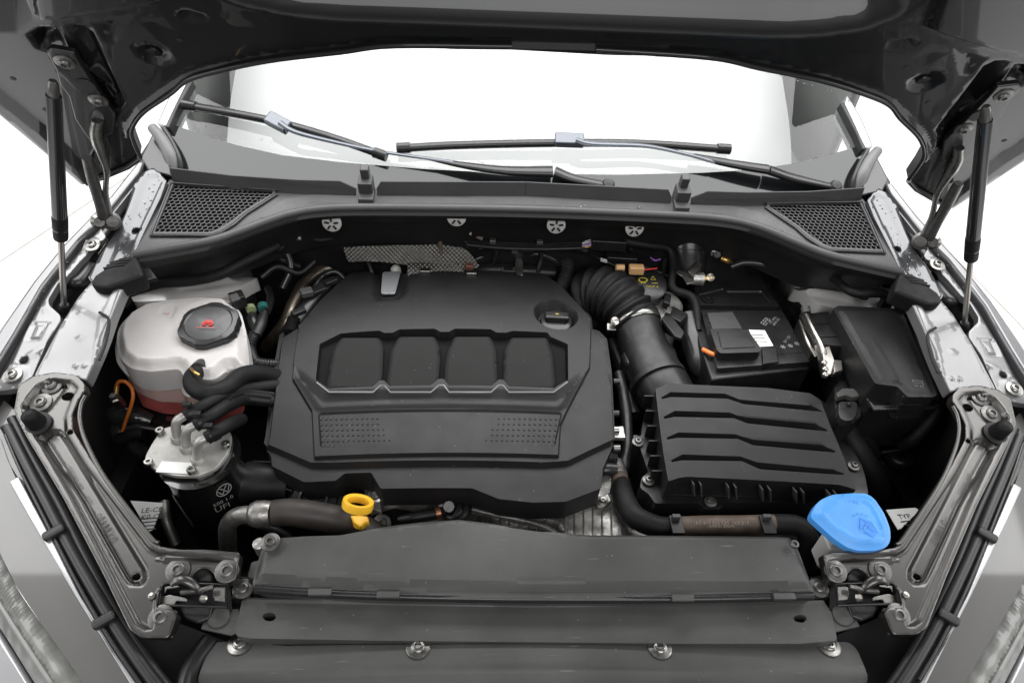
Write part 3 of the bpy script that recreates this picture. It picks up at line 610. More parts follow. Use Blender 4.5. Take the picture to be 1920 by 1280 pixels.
# ================================================================== front mounting brackets (pressed, glossy)
BR = Plane(.37, .806, .245)
for SX in (1, -1):
    who = 'filter canister' if SX > 0 else 'blue washer cap'
    br = thing('headlamp_bracket', 'glossy pressed steel corner bracket with long embossed channel, beside the %s' % who, 'bracket', BR.hit(200, 1000, 0) if SX > 0 else BR.hit(200, 1000, 0), 'pressed corner brackets')
    ol = [(35, 722), (60, 705), (100, 698), (140, 702), (158, 718), (160, 730), (148, 748), (135, 778), (137, 806), (172, 862), (240, 950), (288, 1013), (300, 1024), (340, 1030), (390, 1030), (450, 1036), (446, 1060), (442, 1086), (425, 1090), (405, 1088), (400, 1074), (388, 1063), (372, 1062), (360, 1072), (350, 1090), (302, 1092), (292, 1138), (322, 1142), (332, 1150), (322, 1180), (315, 1195), (265, 1195), (244, 1180), (196, 1080), (120, 935), (48, 815), (26, 772)]
    pressed('plate', BR, ol, GLB, parent=br, soft=True, res=.0026, skirt=.016, rad=.004, sharp=75, feats=[
        ([(45, 745), (68, 718), (100, 707), (136, 711), (150, 725), (138, 745), (126, 778), (128, 810), (165, 870), (282, 1022), (300, 1032), (448, 1044), (440, 1100), (360, 1100), (296, 1110), (290, 1180), (272, 1184), (252, 1172), (205, 1080), (130, 935), (60, 815), (38, 772)], -.005, .007),
        ([(66, 818), (84, 802), (110, 802), (128, 826), (274, 1062), (276, 1082), (264, 1098), (238, 1096), (226, 1080), (150, 940)], -.009, .005),
        ([(80, 817), (88, 808), (106, 807), (121, 828), (266, 1064), (268, 1080), (256, 1092), (240, 1088), (232, 1078), (153, 938)], .0035, .003),
        ([(38, 760), (66, 722), (92, 709), (118, 712), (126, 722), (90, 768), (62, 782), (42, 776)], -.010, .004),
        ([(48, 762), (72, 726), (94, 714), (114, 718), (116, 724), (86, 762), (62, 774), (48, 770)], .004, .003),
        ([(285, 1046), (310, 1038), (449, 1044), (448, 1054), (310, 1052)], .007, .004)],
        holes=[('c', 124, 740, .009, .7), ('c', 131, 810, .0045, .7), ('c', 249, 1077, .0055, .8), ('c', 64, 745, .0035)])
    for a, b, h in [(97, 722, -.010), (77, 755, -.010), (334, 1068, -.004), (426, 1070, -.004), (302, 1157, -.004)]: bolt(BR.hit(a, b, h), BR.n, .0085, DSTEEL, br)
    tube('rim_bead', [BR.hit(a, b, -.001) for a, b in [(160, 742), (152, 760), (150, 790), (162, 830), (200, 900), (280, 1004), (298, 1018)]], .003, GLB, br, smooth=4)
    # rubber buffer
    c = BR.hit(72, 795, -.004)
    lathe('buffer_ring', c, BR.n, [(.017, 0), (.018, .003), (.013, .005), (.0001, .005)], BLK, br, seg=28)
    lathe('rubber_buffer', c, BR.n+V((0, 0, .2)), [(.0135, .0), (.0125, .008), (.0115, .018), (.0105, .025), (.007, .029), (.0001, .030)], RUB, br, seg=24, sharp=60)
    # embossed stampings
    u0, v0 = BR.hit(128, 880, .0), BR.hit(148, 915, .0)
    SXs = SX; pts_ = [((136, 892), 'GESWS WP', .0085), ((162, 934), '1101', .0085), ((196, 988), '01881 0', .013)]
    for (a, b), s_, sz in pts_:
        d = (BR.hit(a+12, b+20)-BR.hit(a-12, b-20)); n_ = BR.n; SX = 1
        cc = BR.hit(a, b, -.0065); cc.x *= SXs; d = V((d.x*SXs, d.y, d.z)); 
        ux = d.normalized() if SXs > 0 else -d.normalized(); uy = n_.cross(ux)
        text('stamping', s_, cc, ux, uy, sz, PRD, br, lift=.0008); SX = SXs
    # latch
    lt = thing('bonnet_latch', 'black bonnet latch with bright striker slot in the bracket beside the %s' % ('front cover, filter side' if SX > 0 else 'front cover, washer side'), 'latch', BR.hit(362, 1115), 'bonnet latches')
    fr_ = [(300, 1096), (312, 1090), (430, 1096), (428, 1136), (296, 1132)]
    prism('latch_well', [BR.hit(a, b, -.030) for a, b in [(296, 1080), (430, 1080), (436, 1150), (290, 1150)]], .006, BLK, lt, bevel=0)
    tube('latch_frame', [BR.hit(a, b, -.006) for a, b in [(298, 1132), (301, 1100), (310, 1092), (428, 1095), (426, 1138), (300, 1134)]], .0016, PLS, lt, smooth=0, seg=8)
    prism('latch_plate', [BR.hit(a, b, -.010) for a, b in [(300, 1118), (318, 1114), (346, 1119), (352, 1122), (350, 1128), (330, 1126), (326, 1134), (300, 1132)]], .004, STEEL, lt, bevel=.001)
    prism('latch_plate', [BR.hit(a, b, -.010) for a, b in [(400, 1100), (422, 1098), (422, 1128), (402, 1126), (398, 1114)]], .004, STEEL, lt, bevel=.001)
    prism('latch_plate', [BR.hit(a, b, -.008) for a, b in [(308, 1098), (336, 1096), (336, 1100), (312, 1104), (308, 1112)]], .003, STEEL, lt, bevel=.001)
    tube('catch_hook', [BR.hit(a, b, h) for a, b, h in [(322, 1094, .004), (334, 1086, .008), (352, 1088, .008), (368, 1100, .002), (378, 1112, -.006)]], [.0045, .006, .006, .005, .003], GLB, lt, smooth=5, flat=.6)
    tube('release_rod', [BR.hit(a, b, h) for a, b, h in [(340, 1110, -.006), (365, 1108, -.004), (382, 1104, .0), (400, 1100, .0)]], .0032, DSTEEL, lt, smooth=4)
    lathe('latch_spring', BR.hit(383, 1122, -.006), BR.n, [(.005, 0), (.005, .004), (.003, .006), (.0001, .006)], CHR, lt, seg=14)
    lathe('latch_pin', BR.hit(286, 1118, -.003), BR.n, [(.0045, 0), (.004, .004), (.0001, .005)], CHR, lt, seg=14)
    prism('latch_lower', [BR.hit(a, b, -.022) for a, b in [(330, 1134), (400, 1134), (392, 1160), (370, 1168), (345, 1158)]], .01, PLS, lt, bevel=.003)
    prism('latch_cup', [BR.hit(a, b, -.016) for a, b in [(360, 1072), (374, 1064), (390, 1066), (400, 1078), (398, 1092), (362, 1092)]], .02, PLS, lt, bevel=.003)
    prism('mounting_foot', [BR.hit(a, b, -.008) for a, b in [(292, 1140), (332, 1142), (330, 1160), (322, 1196), (300, 1190), (284, 1176)]], .006, DSTEEL, lt, bevel=.002)
SX = 1
# ================================================================== front trim
FC = Plane(.42, .812, .10)
fcv = thing('radiator_cover', 'long grey plastic cover across the front of the bay, curved upper edge', 'cover', (0, .42, .78))
ol = [(494, 1006), (560, 1008), (640, 1007), (690, 998), (740, 984), (790, 978), (860, 977), (915, 984), (960, 996), (1010, 1003), (1100, 1004), (1300, 1004), (1470, 1003), (1490, 1008), (1502, 1030), (1530, 1104), (1526, 1118), (1300, 1122), (1000, 1122), (700, 1117), (490, 1104), (470, 1094), (474, 1072)]
pressed('shell', FC, ol, PLF, parent=fcv, res=.005, skirt=.04, rad=.006, sharp=40, feats=[
    ([(494, 1003), (860, 970), (1100, 1000), (1485, 1000), (1532, 1103), (1400, 1107), (1000, 1110), (700, 1104), (480, 1090), (474, 1086)], .010, .010)], zf=lambda u, v: -.06*u*u)
tube('lower_seal', [FC.hit(a, b, -.006) for a, b in [(478, 1104), (600, 1112), (800, 1119), (1000, 1122), (1300, 1122), (1524, 1117)]], .0055, PLS, fcv, seg=12)
for a, b in [(600, 1110), (728, 1115), (1280, 1121), (1470, 1118)]: box('clip', FC.hit(a, b, .002), (.014, 0, 0), FC.e2*.004, FC.n*.003, PLF, fcv, bevel=.001)
bolt(FC.hit(507, 1016, .011), FC.n, .007, DSTEEL, fcv); bolt(FC.hit(1488, 1022, .010), FC.n, .006, DSTEEL, fcv, washer=False)
prism('side_box', [FC.hit(a, b, -.012) for a, b in [(470, 1052), (492, 1046), (480, 1086), (462, 1080)]], .03, PLF, fcv, bevel=.003)
lathe('brass_stud', FC.hit(487, 1022, -.012), FC.n, [(.008, -.02), (.008, .006), (.004, .008), (.0001, .008)], ALUD, fcv, seg=14)
LP = Plane(.33, .782, .04)
lp = thing('lower_front_panel', 'dusty grey plastic panel below the long radiator cover, oval hole at each end', 'trim panel', (0, .33, .77))
pressed('panel', LP, [(455, 1120), (700, 1128), (1000, 1131), (1300, 1131), (1545, 1126), (1560, 1150), (1570, 1200), (1500, 1206), (1300, 1206), (700, 1200), (470, 1196), (445, 1192), (440, 1184)], PLF, parent=lp, res=.006, skirt=.02, rad=.004, feats=[
    ([(455, 1118), (1000, 1128), (1545, 1123), (1548, 1132), (1000, 1138), (454, 1129)], .003, .003)],
    holes=[[(493, 1150), (505, 1147), (516, 1150), (518, 1158), (510, 1164), (498, 1163), (492, 1157)], [(1488, 1155), (1500, 1151), (1511, 1154), (1513, 1161), (1506, 1167), (1493, 1165), (1488, 1161)]])
prism('hole_backing', L3([(484, 1140), (1520, 1140), (1520, 1175), (484, 1175)], .755), .004, BLK, lp, bevel=0)
for SX in (1, -1):
    prism('side_tab', [LP.hit(a, b, -.003) for a, b in [(390, 1142), (448, 1140), (448, 1184), (432, 1190), (376, 1178)]], .004, PLF, lp, bevel=.001)
    lathe('push_clip', LP.hit(410, 1157, -.002), LP.n, [(.014, 0), (.013, .002), (.010, .0035), (.0001, .004)], PLF, lp, seg=24)
    prism('corner_post', [LP.hit(a, b, .004) for a, b in [(432, 1120), (446, 1078), (470, 1080), (470, 1118), (462, 1124)]], .02, PLD, lp, bevel=.002)
    bolt(LP.hit(456, 1103, .006), LP.n, .0075, DSTEEL, lp)
SX = 1
BP = Plane(.285, .785, -.10)
bp = thing('bumper_top_cover', 'grey plastic bumper top cover with four screws along the bottom edge', 'cover', (0, .28, .75))
ol = [(388, 1198), (400, 1190), (490, 1191), (500, 1198), (530, 1202), (800, 1206), (1200, 1208), (1460, 1206), (1495, 1205), (1510, 1195), (1600, 1190), (1616, 1204), (1640, 1260), (1650, 1420), (340, 1420), (362, 1262)]
pressed('shell', BP, ol, PLF, parent=bp, res=.007, skirt=.03, rad=.006, sharp=50, feats=[([(100, 1500), (330, 1252), (372, 1246), (800, 1250), (1300, 1252), (1640, 1246), (1660, 1252), (1700, 1500)], -.018, .02)], zf=lambda u, v: -.10*u*u)
for a, b in [(450, 1206), (784, 1213), (1237, 1214), (1554, 1210)]: bolt(BP.hit(a, b, .001-.1*BP.uv(a, b)[0]**2), BP.n, .0085, STEEL, bp)
tube('hinge_roll', [BP.hit(a, b, -.02) for a, b in [(395, 1200), (372, 1230), (352, 1270), (340, 1330)]], .012, PLD, bp)
# ================================================================== headlamps, bumper edge, cable runs in both lower corners
for SX in (1, -1):
    who = 'below the coolant and filter side bracket' if SX > 0 else 'below the washer cap side bracket'
    HL = Plane(.37, .785, .20); HM = Plane(.37, .765, .20)
    hl = thing('headlamp', 'headlamp with ribbed clear lens and smooth grey rim, %s' % who, 'headlamp', HL.hit(80, 1150), 'headlamps')
    A_ = [(-60, 900), (0, 1036), (30, 1098), (75, 1165), (150, 1270), (200, 1340), (240, 1400)]
    B_ = [(300, 1400), (262, 1296), (244, 1262), (196, 1190), (150, 1118), (100, 1028), (40, 918), (14, 862), (0, 820), (-60, 760)]
    pressed('rim', HL, A_+B_, HLG, parent=hl, res=.008, skirt=.03, rad=.006)
    C_ = [(-60, 1080), (0, 1172), (40, 1236), (100, 1330), (150, 1400)]
    la = [HM.hit(a, b, .010) for a, b in A_[:6]]; lb_ = [HM.hit(a, b, -.004) for a, b in [(-100, 1010), (-40, 1120), (0, 1176), (40, 1240), (90, 1320), (130, 1390)]]
    pa, pb = cr(la, 22), cr(lb_, 22); n = min(len(pa), len(pb)); vs = []; fs = []
    for i in range(n):
        r = .0022*(1 if i % 2 else 0); sj = .0012*math.sin(i*.7)
        for k in range(7):
            t = k/6; p = pa[i].lerp(pb[i], t); h = r*math.sin(math.pi*min(1, t*1.4))*(1 if k < 5 else .3)+.012*math.sin(math.pi*t)
            vs.append(p+HM.n*(h+sj*(k % 2)))
    for i in range(n-1):
        for k in range(6): fs.append((i*7+k, (i+1)*7+k, (i+1)*7+k+1, i*7+k+1))
    mk('ribbed_lens', vs, fs, HLL, hl, sharp=70, flip=True)
    tube('lens_bead', [p+HM.n*.014 for p in [a.lerp(b, .55) for a, b in zip(pa[::6], pb[::6])]], .003, HLL, hl, smooth=2, seg=6)
    fb = thing('bumper_edge', 'pale painted bumper edge in the lower %s corner, outside the ribbed lens' % ('left' if SX > 0 else 'right'), 'bumper', HM.hit(10, 1270), 'painted bumper edges')
    prism('skin', [HM.hit(a, b, -.006) for a, b in [(-160, 1000), (-100, 1020), (-40, 1128), (0, 1184), (40, 1248), (90, 1330), (130, 1400), (60, 1500), (-300, 1400)]], .08, PILL, fb, bevel=.006, seg=3)
    tr = thing('wing_edge_trim', 'white painted wing edge strip along the %s side rubber cables' % ('left' if SX > 0 else 'right'), 'trim strip', HL.hit(60, 980), 'pale wing edge strips')
    prism('strip', [HL.hit(a, b, .010) for a, b in [(16, 902), (34, 892), (62, 945), (100, 1015), (148, 1112), (172, 1150), (210, 1215), (250, 1272), (290, 1330), (275, 1335), (236, 1270), (190, 1195), (150, 1132), (100, 1048), (52, 966)]], .012, PILL, tr, bevel=.002)
    prism('front_tab', [HL.hit(a, b, -.002) for a, b in [(-60, 750), (6, 748), (30, 768), (28, 790), (0, 800), (60, 905), (40, 910), (-10, 830), (-60, 820)]], .01, HLG, tr, bevel=.002)
    cb = thing('rubber_seal_run', 'pair of black rubber seal tubes clipped beside the %s' % ('bracket next to the filter' if SX > 0 else 'bracket next to the blue cap'), 'rubber seal', HL.hit(150, 1080), 'rubber seal runs')
    tube('seal_tube', [HL.hit(a, b, .004) for a, b in [(14, 800), (50, 870), (92, 950), (134, 1030), (174, 1100), (222, 1180), (278, 1262), (340, 1340)]], .0078, SEALB, cb, seg=14)
    tube('seal_tube', [HL.hit(a, b, .000) for a, b in [(22, 784), (62, 860), (110, 945), (158, 1040), (206, 1130), (254, 1205), (300, 1270), (350, 1330)]], .0062, SEALB, cb, seg=14)
    tube('thin_wire', [HL.hit(a, b, .010) for a, b in [(10, 815), (38, 880), (78, 960), (118, 1040), (156, 1112), (211, 1205), (266, 1285)]], .0022, PLS, cb, seg=8)
    for (a, b) in [(102, 998), (196, 1162)]:
        c = HL.hit(a, b, .012); d = (HL.hit(a+14, b-8)-HL.hit(a-14, b+8)).normalized(); e = HL.n.cross(d)
        box('cable_clip', c, d*.0135, e*.0065, HL.n*.006, SEALB, cb, bevel=.004)
    prism('splash_shield', [HM.hit(a, b, -.05) for a, b in [(-60, 740), (60, 745), (180, 960), (290, 1150), (420, 1200), (400, 1400), (260, 1400), (60, 960)]], .01, BLK, cb, bevel=0)
SX = 1
# ================================================================== engine cover
EP = Plane(.80, .805, .03)
ec = thing('engine_cover', 'large matt black engine cover with four raised pads and a filler well', 'engine cover', (-.13, .72, .78))
ol = [(558, 609), (550, 613), (537, 617), (524, 628), (511, 704), (498, 815), (495, 830), (504, 842), (505, 860), (567, 893), (628, 893), (644, 880), (695, 880), (713, 910), (885, 910), (936, 929), (1000, 934), (1063, 930), (1129, 903), (1133, 866), (1153, 821), (1150, 760), (1147, 697), (1138, 635), (1123, 620), (1111, 617), (1109, 595), (1094, 575), (1078, 556), (1049, 536), (1020, 516), (900, 515), (800, 515), (766, 513), (750, 508), (717, 508), (702, 513), (662, 514), (633, 525), (600, 562)]
up = [(560, 606), (548, 612), (524, 626), (500, 812), (495, 829), (580, 869), (620, 871), (1020, 871), (1067, 866), (1156, 820), (1150, 690), (1140, 630), (1111, 610), (1110, 595), (1049, 530), (1020, 505), (660, 505), (600, 560)]
cen = [(556, 606), (558, 616), (549, 675), (547, 711), (584, 774), (588, 861), (1048, 859), (1052, 800), (1065, 772), (1107, 690), (1110, 600), (1109, 590), (1049, 530), (1020, 500), (660, 500), (600, 555)]
band = [(549, 680), (592, 716), (617, 736), (1038, 736), (1064, 716), (1107, 682), (1106, 692), (1066, 768), (1052, 778), (594, 778), (586, 774), (548, 712)]
win = [(593, 716), (600, 649), (640, 631), (712, 629), (722, 634), (738, 634), (750, 628), (816, 628), (826, 634), (842, 634), (853, 628), (920, 628), (930, 634), (948, 634), (960, 630), (1026, 630), (1032, 638), (1064, 650), (1065, 716), (1038, 734), (954, 734), (943, 722), (935, 722), (921, 734), (842, 734), (832, 722), (823, 722), (808, 734), (732, 734), (721, 723), (713, 723), (700, 734), (617, 734)]
gp = [(597, 778), (601, 843), (1040, 842), (1049, 800), (1054, 778)]
zc = lambda u, v: -.22*np.clip(u+.13, -1, 1)**2-.25*np.clip(.66-(v*1.0+.80), 0, 1)**2*0-.10*(v-.02)**2
pressed('shell', EP, ol, PL, parent=ec, res=.0042, skirt=lambda u, v: .045, rad=.003, sharp=38, zf=zc, feats=[
    (up, .010, .004), (cen, .006, .0025, .002), (band, -.010, .020, .003), (win, -.024, .003, .0015),
    (gp, -.0035, .0025, .006), ([(692, 480), (694, 556), (704, 572), (752, 572), (768, 556), (776, 480)], -.014, .020),
    (('c', 1042, 594, .0410, 1.0), -.020, .010)], holes=[('c', 1043, 598, .0295, 1.0)])
hz = lambda a, b: float(zc(np.array([EP.uv(a, b)[0]]), np.array([EP.uv(a, b)[1]]))[0])
for pad in [[(640, 633), (711, 633), (719, 650), (717, 704), (713, 722), (700, 731), (617, 731), (612, 726), (619, 682), (626, 653)],
            [(748, 631), (815, 631), (824, 650), (825, 679), (821, 719), (813, 731), (731, 731), (724, 724), (730, 682), (733, 657)],
            [(852, 631), (919, 631), (930, 655), (933, 719), (923, 731), (841, 731), (833, 723), (835, 682), (839, 657)],
            [(958, 633), (1025, 633), (1036, 664), (1041, 719), (1036, 731), (954, 731), (944, 722), (944, 682), (947, 653)]]:
    hh = hz(880, 680)*.6+.012
    pressed('pad', Plane(EP.y0, EP.z0+hh-.006, .03), [(a, b) for a, b in pad], PADM, parent=ec, res=.004, skirt=.022, rad=.006, sharp=50, feats=[(pad, .004, .005)])
prism('window_backing', [EP.hit(a, b, -.003) for a, b in [(596, 716), (603, 650), (640, 634), (1028, 634), (1060, 652), (1061, 714), (1036, 731), (618, 731)]], .004, GBK, ec, bevel=0)
tube('window_edge_highlight', [EP.hit(a, b, .0145-.22*(EP.uv(a, b)[0]+.13)**2*.8) for a, b in [(594, 717), (617, 735), (700, 735), (713, 723), (721, 723), (732, 735), (808, 735), (823, 722), (832, 722), (842, 735), (921, 735), (935, 722), (943, 722), (954, 735), (1038, 735), (1064, 716)]], .0015, EDGEHI, ec, smooth=0, seg=6)  # thin grey tube added to draw the chamfer highlight of the window edge
prism('silver_badge', [EP.hit(a, b, .004) for a, b in rnd([(717, 509), (751, 509), (741, 550), (714, 550)], 5)], .004, SLV, ec, bevel=.001)
lathe('hoist_ball', EP.hit(742, 505, -.004), UP, [(.009, -.02), (.0105, -.004), (.0095, .003), (.005, .008), (.0001, .009)], WPL, ec)
# small vent slots moulded into the grille plate
parts = []
for r in range(6):
    y = 784+r*10.2
    for side in (0, 1):
        for k in range(15):
            if side == 0: x = 602+r*.8+k*9.6*(1-.012*r*0); s = 1-k/17
            else: x = 1043-r*1.0-k*9.8; s = 1-k/17
            if k > 11+r*.6+ (0 if side == 0 else 0): continue
            c = EP.hit(x, y, .0130+hz(x, y)); parts.append(boxdata(c, V((.0017*(.45+.55*s), 0, 0)), EP.e2*.0030*s, EP.n*.0006))
o = joined('vent_slots', parts, BLK, ec); tag(o, kind='stuff')
# engine mass under the cover
prism('cover_underside', [EP.hit(a, b, -.03) for a, b in ol], .05, BLK, ec, bevel=0, taper=.95)
# filler cap in its well
oc = thing('oil_filler_cap', 'glossy black oil filler cap with grip bar, sunk in the engine cover well', 'filler cap', EP.hit(1043, 603, -.03))
c = EP.hit(1043, 601, -.009)
lathe('cap_disc', c, EP.n, [(.026, -.03), (.0285, -.006), (.028, 0), (.022, .003), (.012, .004), (.0001, .004)], PLS, oc, seg=36)
box('grip_bar', c+EP.n*.009, V((.0225, -.001, 0)), EP.e2*.009, EP.n*.007, PLS, oc, bevel=.004)
ux, uy = V((1, 0, 0)), EP.e2
joined('oil_can_symbol', [boxdata(c+EP.n*.0165+ux*(dx*.0007)+uy*(dy*.0007), ux*(w*.0007), uy*(h*.0007), EP.n*.0002) for dx, dy, w, h in [(0, 0, 3.2, 1.4), (0, 2.4, 1.6, .4), (0, 1.6, .3, .6), (-4.2, .8, 1.4, .4), (4.6, .6, 1.8, .4)]], YPR, oc)
# ================================================================== air filter box
AP = Plane(.60, .792, .03); AB = Plane(.60, .745, .03)
ab = thing('air_filter_box', 'black air filter box with four stepped louvres, right of the engine cover', 'air filter box', AB.hit(1400, 830))
lid = [(1229, 729), (1253, 718), (1303, 721), (1439, 727), (1519, 737), (1538, 749), (1556, 795), (1580, 852), (1606, 919), (1595, 914), (1572, 908), (1430, 900), (1290, 893), (1274, 895), (1253, 902), (1244, 850), (1236, 790)]
def Z(l): return [(1120+a*.2657, 660+b*.2656) for a, b in l]
bands = [Z([(435, 328), (515, 281), (900, 292), (1005, 334), (1505, 376), (1600, 422), (1500, 412), (1030, 366), (920, 328), (520, 316), (440, 335)]),
         Z([(450, 466), (545, 413), (935, 425), (1045, 468), (1550, 513), (1655, 560), (1540, 551), (1060, 502), (965, 466), (545, 456), (455, 474)]),
         Z([(470, 611), (570, 565), (975, 578), (1090, 620), (1600, 662), (1718, 712), (1600, 701), (1100, 656), (990, 611), (570, 603), (475, 620)]),
         Z([(498, 772), (600, 720), (1010, 735), (1130, 776), (1660, 826), (1778, 868), (1640, 859), (1150, 826), (1020, 768), (600, 762), (500, 780)])]
slat = [Z([(1000, 300+145*k+k*2), (1480+k*45, 345+146*k), (1600+42*k, 425+146*k), (1500+45*k, 378+148*k), (1005+42*k, 335+147*k), (905+38*k, 292+147*k)]) for k in range(4)]
AV = np.array([AP.uv(*q)[1] for q in lid])
# each louvre falls away towards the front: a saw-tooth on top of the grooves
bl = [AP.uv(*q)[1] for q in (Z([(700, 240)])[0], Z([(700, 318)])[0], Z([(700, 458)])[0], Z([(700, 605)])[0], Z([(700, 764)])[0], Z([(700, 900)])[0])]
def louvre(u, v):
    h = np.zeros_like(v); sl = .0
    for k in range(len(bl)-1):
        m = (v <= bl[k]) & (v > bl[k+1]); h[m] = .004*(bl[k]-v[m])/(bl[k]-bl[k+1])
    return h*0
pressed('lid', AP, lid, PL, parent=ab, res=.004, skirt=.045, rad=.003, sharp=28, feats=[
    ([(1200, 700), (1256, 716), (1276, 893), (1300, 893), (1572, 910), (1590, 912), (1512, 742), (1519, 700), (1700, 700), (1700, 1000), (1200, 1000)], -.0, .01)]+
    [(b, -.012, .0022, .001) for b in bands]+[(s, .0035, .006, .001) for s in slat], zf=lambda u, v: -.5*np.clip(.195-u, 0, 1)**2*4)
base = [(1222, 724), (1240, 722), (1500, 738), (1545, 752), (1600, 845), (1616, 872), (1622, 892), (1628, 925), (1600, 948), (1532, 950), (1514, 942), (1358, 942), (1350, 954), (1322, 954), (1310, 943), (1228, 943), (1216, 925), (1200, 914), (1203, 895), (1216, 885), (1200, 838), (1186, 830), (1188, 814), (1202, 818), (1206, 790)]
pressed('base', AB, base, PLD, parent=ab, res=.006, skirt=.09, rad=.004, sharp=40, feats=[([(1242, 935), (1248, 925), (1506, 926), (1560, 930), (1590, 915), (1540, 780), (1240, 740)], .004, .003)])
tube('base_rim', [AB.hit(a, b, .002) for a, b in [(1244, 926), (1400, 930), (1560, 934)]], .0012, PLS, ab, smooth=0, seg=6)
for a, b in [(1196, 828), (1216, 900), (1332, 940), (1601, 873)]: bolt(AB.hit(a, b, .003), AB.n, .0055, DSTEEL, ab, washer=True)
for x in (668, 718, 910, 962, 1148, 1202, 1385, 1435, 1620, 1668):
    px = 1120+x*.2657; top_ = 660+(895+(x-668)*.072)*.2656
    a = AP.hit(px, top_+2, -.006); b = AP.hit(px+1, top_+24, -.04)
    d = (b-a)/2; box('rib', (a+b)/2+V((0, -.004, .001)), d, V((.0011, 0, 0)), V((0, -.007, .003)), RUBG, ab, bevel=.0005)
for k in range(6): box('side_rib', AB.hit(1216+k*3, 752+k*28, .012), V((.010, 0, 0)), V((0, .0012, 0)), V((0, 0, .014)), PLD, ab, bevel=.0005)
ux, uy = V((1, 0, 0)), V((0, .2, 1))
# ================================================================== intake duct with bellows
du = thing('air_intake_duct', 'black ribbed air intake hose bending from the firewall down to the filter box', 'air hose', P(1160, 560, .8))
tube('bellows', [P(1096, 600, .70), P(1100, 560, .765), P(1130, 549, .795), P(1163, 568, .80), P(1190, 602, .785)], [.036, .046, .050, .049, .045], RUB, du, seg=40, corr=(.0046, .0165), smooth=8, sharp=80)
cA, cB = P(1190, 600, .785), P(1204, 640, .77); dd = (cB-cA).normalized()
tube('cuff', [cA-dd*.006, cA+dd*.012], [.047, .046], RUB, du, smooth=0, seg=36)
tube('clamp_band', [cA+dd*.002, cA+dd*.004, cA+dd*.011, cA+dd*.013], [.0465, .049, .049, .0465], STEEL, du, smooth=0, seg=40)
c = P(1154, 603, .80); lathe('clamp_screw', c, (-.3, -.6, .7), [(.006, -.010), (.006, .004), (.0075, .005), (.0075, .009), (.003, .010), (.0001, .009)], CHR, du, seg=16)
box('clamp_lug', P(1146, 615, .785), (.009, 0, 0), (0, .007, .003), (0, -.002, .006), STEEL, du, bevel=.002)
tube('elbow', [cA+dd*.010, cB, P(1222, 690, .755), P(1250, 740, .745), P(1270, 770, .74)], [.044, .043, .049, .050, .046], PLD, du, seg=36, smooth=8, sharp=80)
tube('elbow_ring', [P(1232, 712, .752), P(1236, 720, .751)], [.0525, .0525], PLD, du, smooth=0, seg=36)
prism('duct_shoulder', [P(a, b, .775) for a, b in [(1165, 655), (1190, 632), (1240, 625), (1270, 650), (1278, 690), (1260, 700), (1200, 690), (1172, 680)]], .05, PLD, du, bevel=.012, seg=4)
se = thing('air_flow_sensor', 'small black air flow sensor plugged in beside the metal hose clamp', 'sensor', P(1262, 600, .79))
box('sensor_body', P(1264, 604, .785), (.013, -.012, 0), (.010, .012, 0), (0, 0, .022), PLD, se, bevel=.003)
prism('sensor_flange', [P(a, b, .812) for a, b in [(1240, 596), (1252, 583), (1284, 622), (1278, 634), (1266, 630)]], .008, PLD, se, bevel=.002)
box('connector', P(1250, 565, .80), (.006, -.003, 0), (.004, .014, 0), (0, 0, .008), PLS, se, bevel=.002)
box('connector_lock', P(1254, 583, .815), (.004, -.002, 0), (.003, .008, 0), (0, 0, .003), DSTEEL, se, bevel=.001)
tube('corrugated_cable', [P(1243, 545, .80), P(1243, 520, .81), P(1246, 495, .82), P(1250, 480, .825)], .0065, RUB, se, corr=(.0012, .0036), seg=14, sharp=80)
# ================================================================== battery
BT = Plane(.86, .80, .0)
ba = thing('battery', 'black car battery with printed warning label and flap over one terminal', 'battery', BT.hit(1420, 620))
prism('case', [BT.hit(a, b, -.010) for a, b in [(1298, 530), (1440, 524), (1466, 578), (1520, 690), (1334, 712), (1310, 640), (1290, 560)]], .13, PLD, ba, bevel=.004)
pressed('rear_lid', BT, [(1302, 546), (1306, 500), (1420, 498), (1436, 540), (1462, 575), (1312, 572)], PLS, parent=ba, res=.006, skirt=.02, rad=.004, feats=[
    ([(1308, 552), (1356, 540), (1370, 570), (1318, 568)], -.003, .002), ([(1360, 545), (1428, 545), (1448, 569), (1372, 570)], -.003, .002)])
lathe('terminal_well', BT.hit(1327, 561, -.001), UP, [(.012, 0), (.012, .002), (.0095, .002), (.009, .0005), (.005, .0005), (.005, .003), (.003, .003), (.002, .001), (.0001, .001)], PLD, ba)
pressed('front_lid', BT, [(1315, 582), (1466, 582), (1478, 602), (1520, 678), (1345, 690), (1322, 610)], PLS, parent=ba, res=.006, skirt=.02, rad=.004, feats=[
    ([(1322, 588), (1373, 585), (1392, 616), (1336, 616)], -.002, .002), ([(1324, 590), (1370, 588), (1378, 602), (1330, 602)], .0015, .001)])
prism('grey_pad', [BT.hit(a, b, .0012) for a, b in [(1326, 586), (1374, 584), (1392, 616), (1336, 616)]], .002, RUBG, ba, bevel=.001)
prism('printed_label', [BT.hit(a, b, .0008) for a, b in [(1382, 586), (1462, 584), (1512, 660), (1424, 666)]], .0006, PLS, ba, bevel=0)
st = prism('white_sticker', [BT.hit(a, b, .0018) for a, b in [(1404, 618), (1434, 619), (1450, 648), (1420, 650)]], .0006, WHT, ba, bevel=0)
A0, B0, C0 = BT.hit(1440, 610), BT.hit(1450, 580), BT.hit(1415, 606)
uxb = (BT.hit(1452, 592)-BT.hit(1434, 612)).normalized(); uyb = UP.cross(uxb)
text('label_print', 'EFB', BT.hit(1436, 603, .001), uxb, uyb, .016, PRT, ba)
text('label_print', '12V 69Ah\n680A EN', BT.hit(1452, 602, .001), uxb, uyb, .007, PRT, ba)
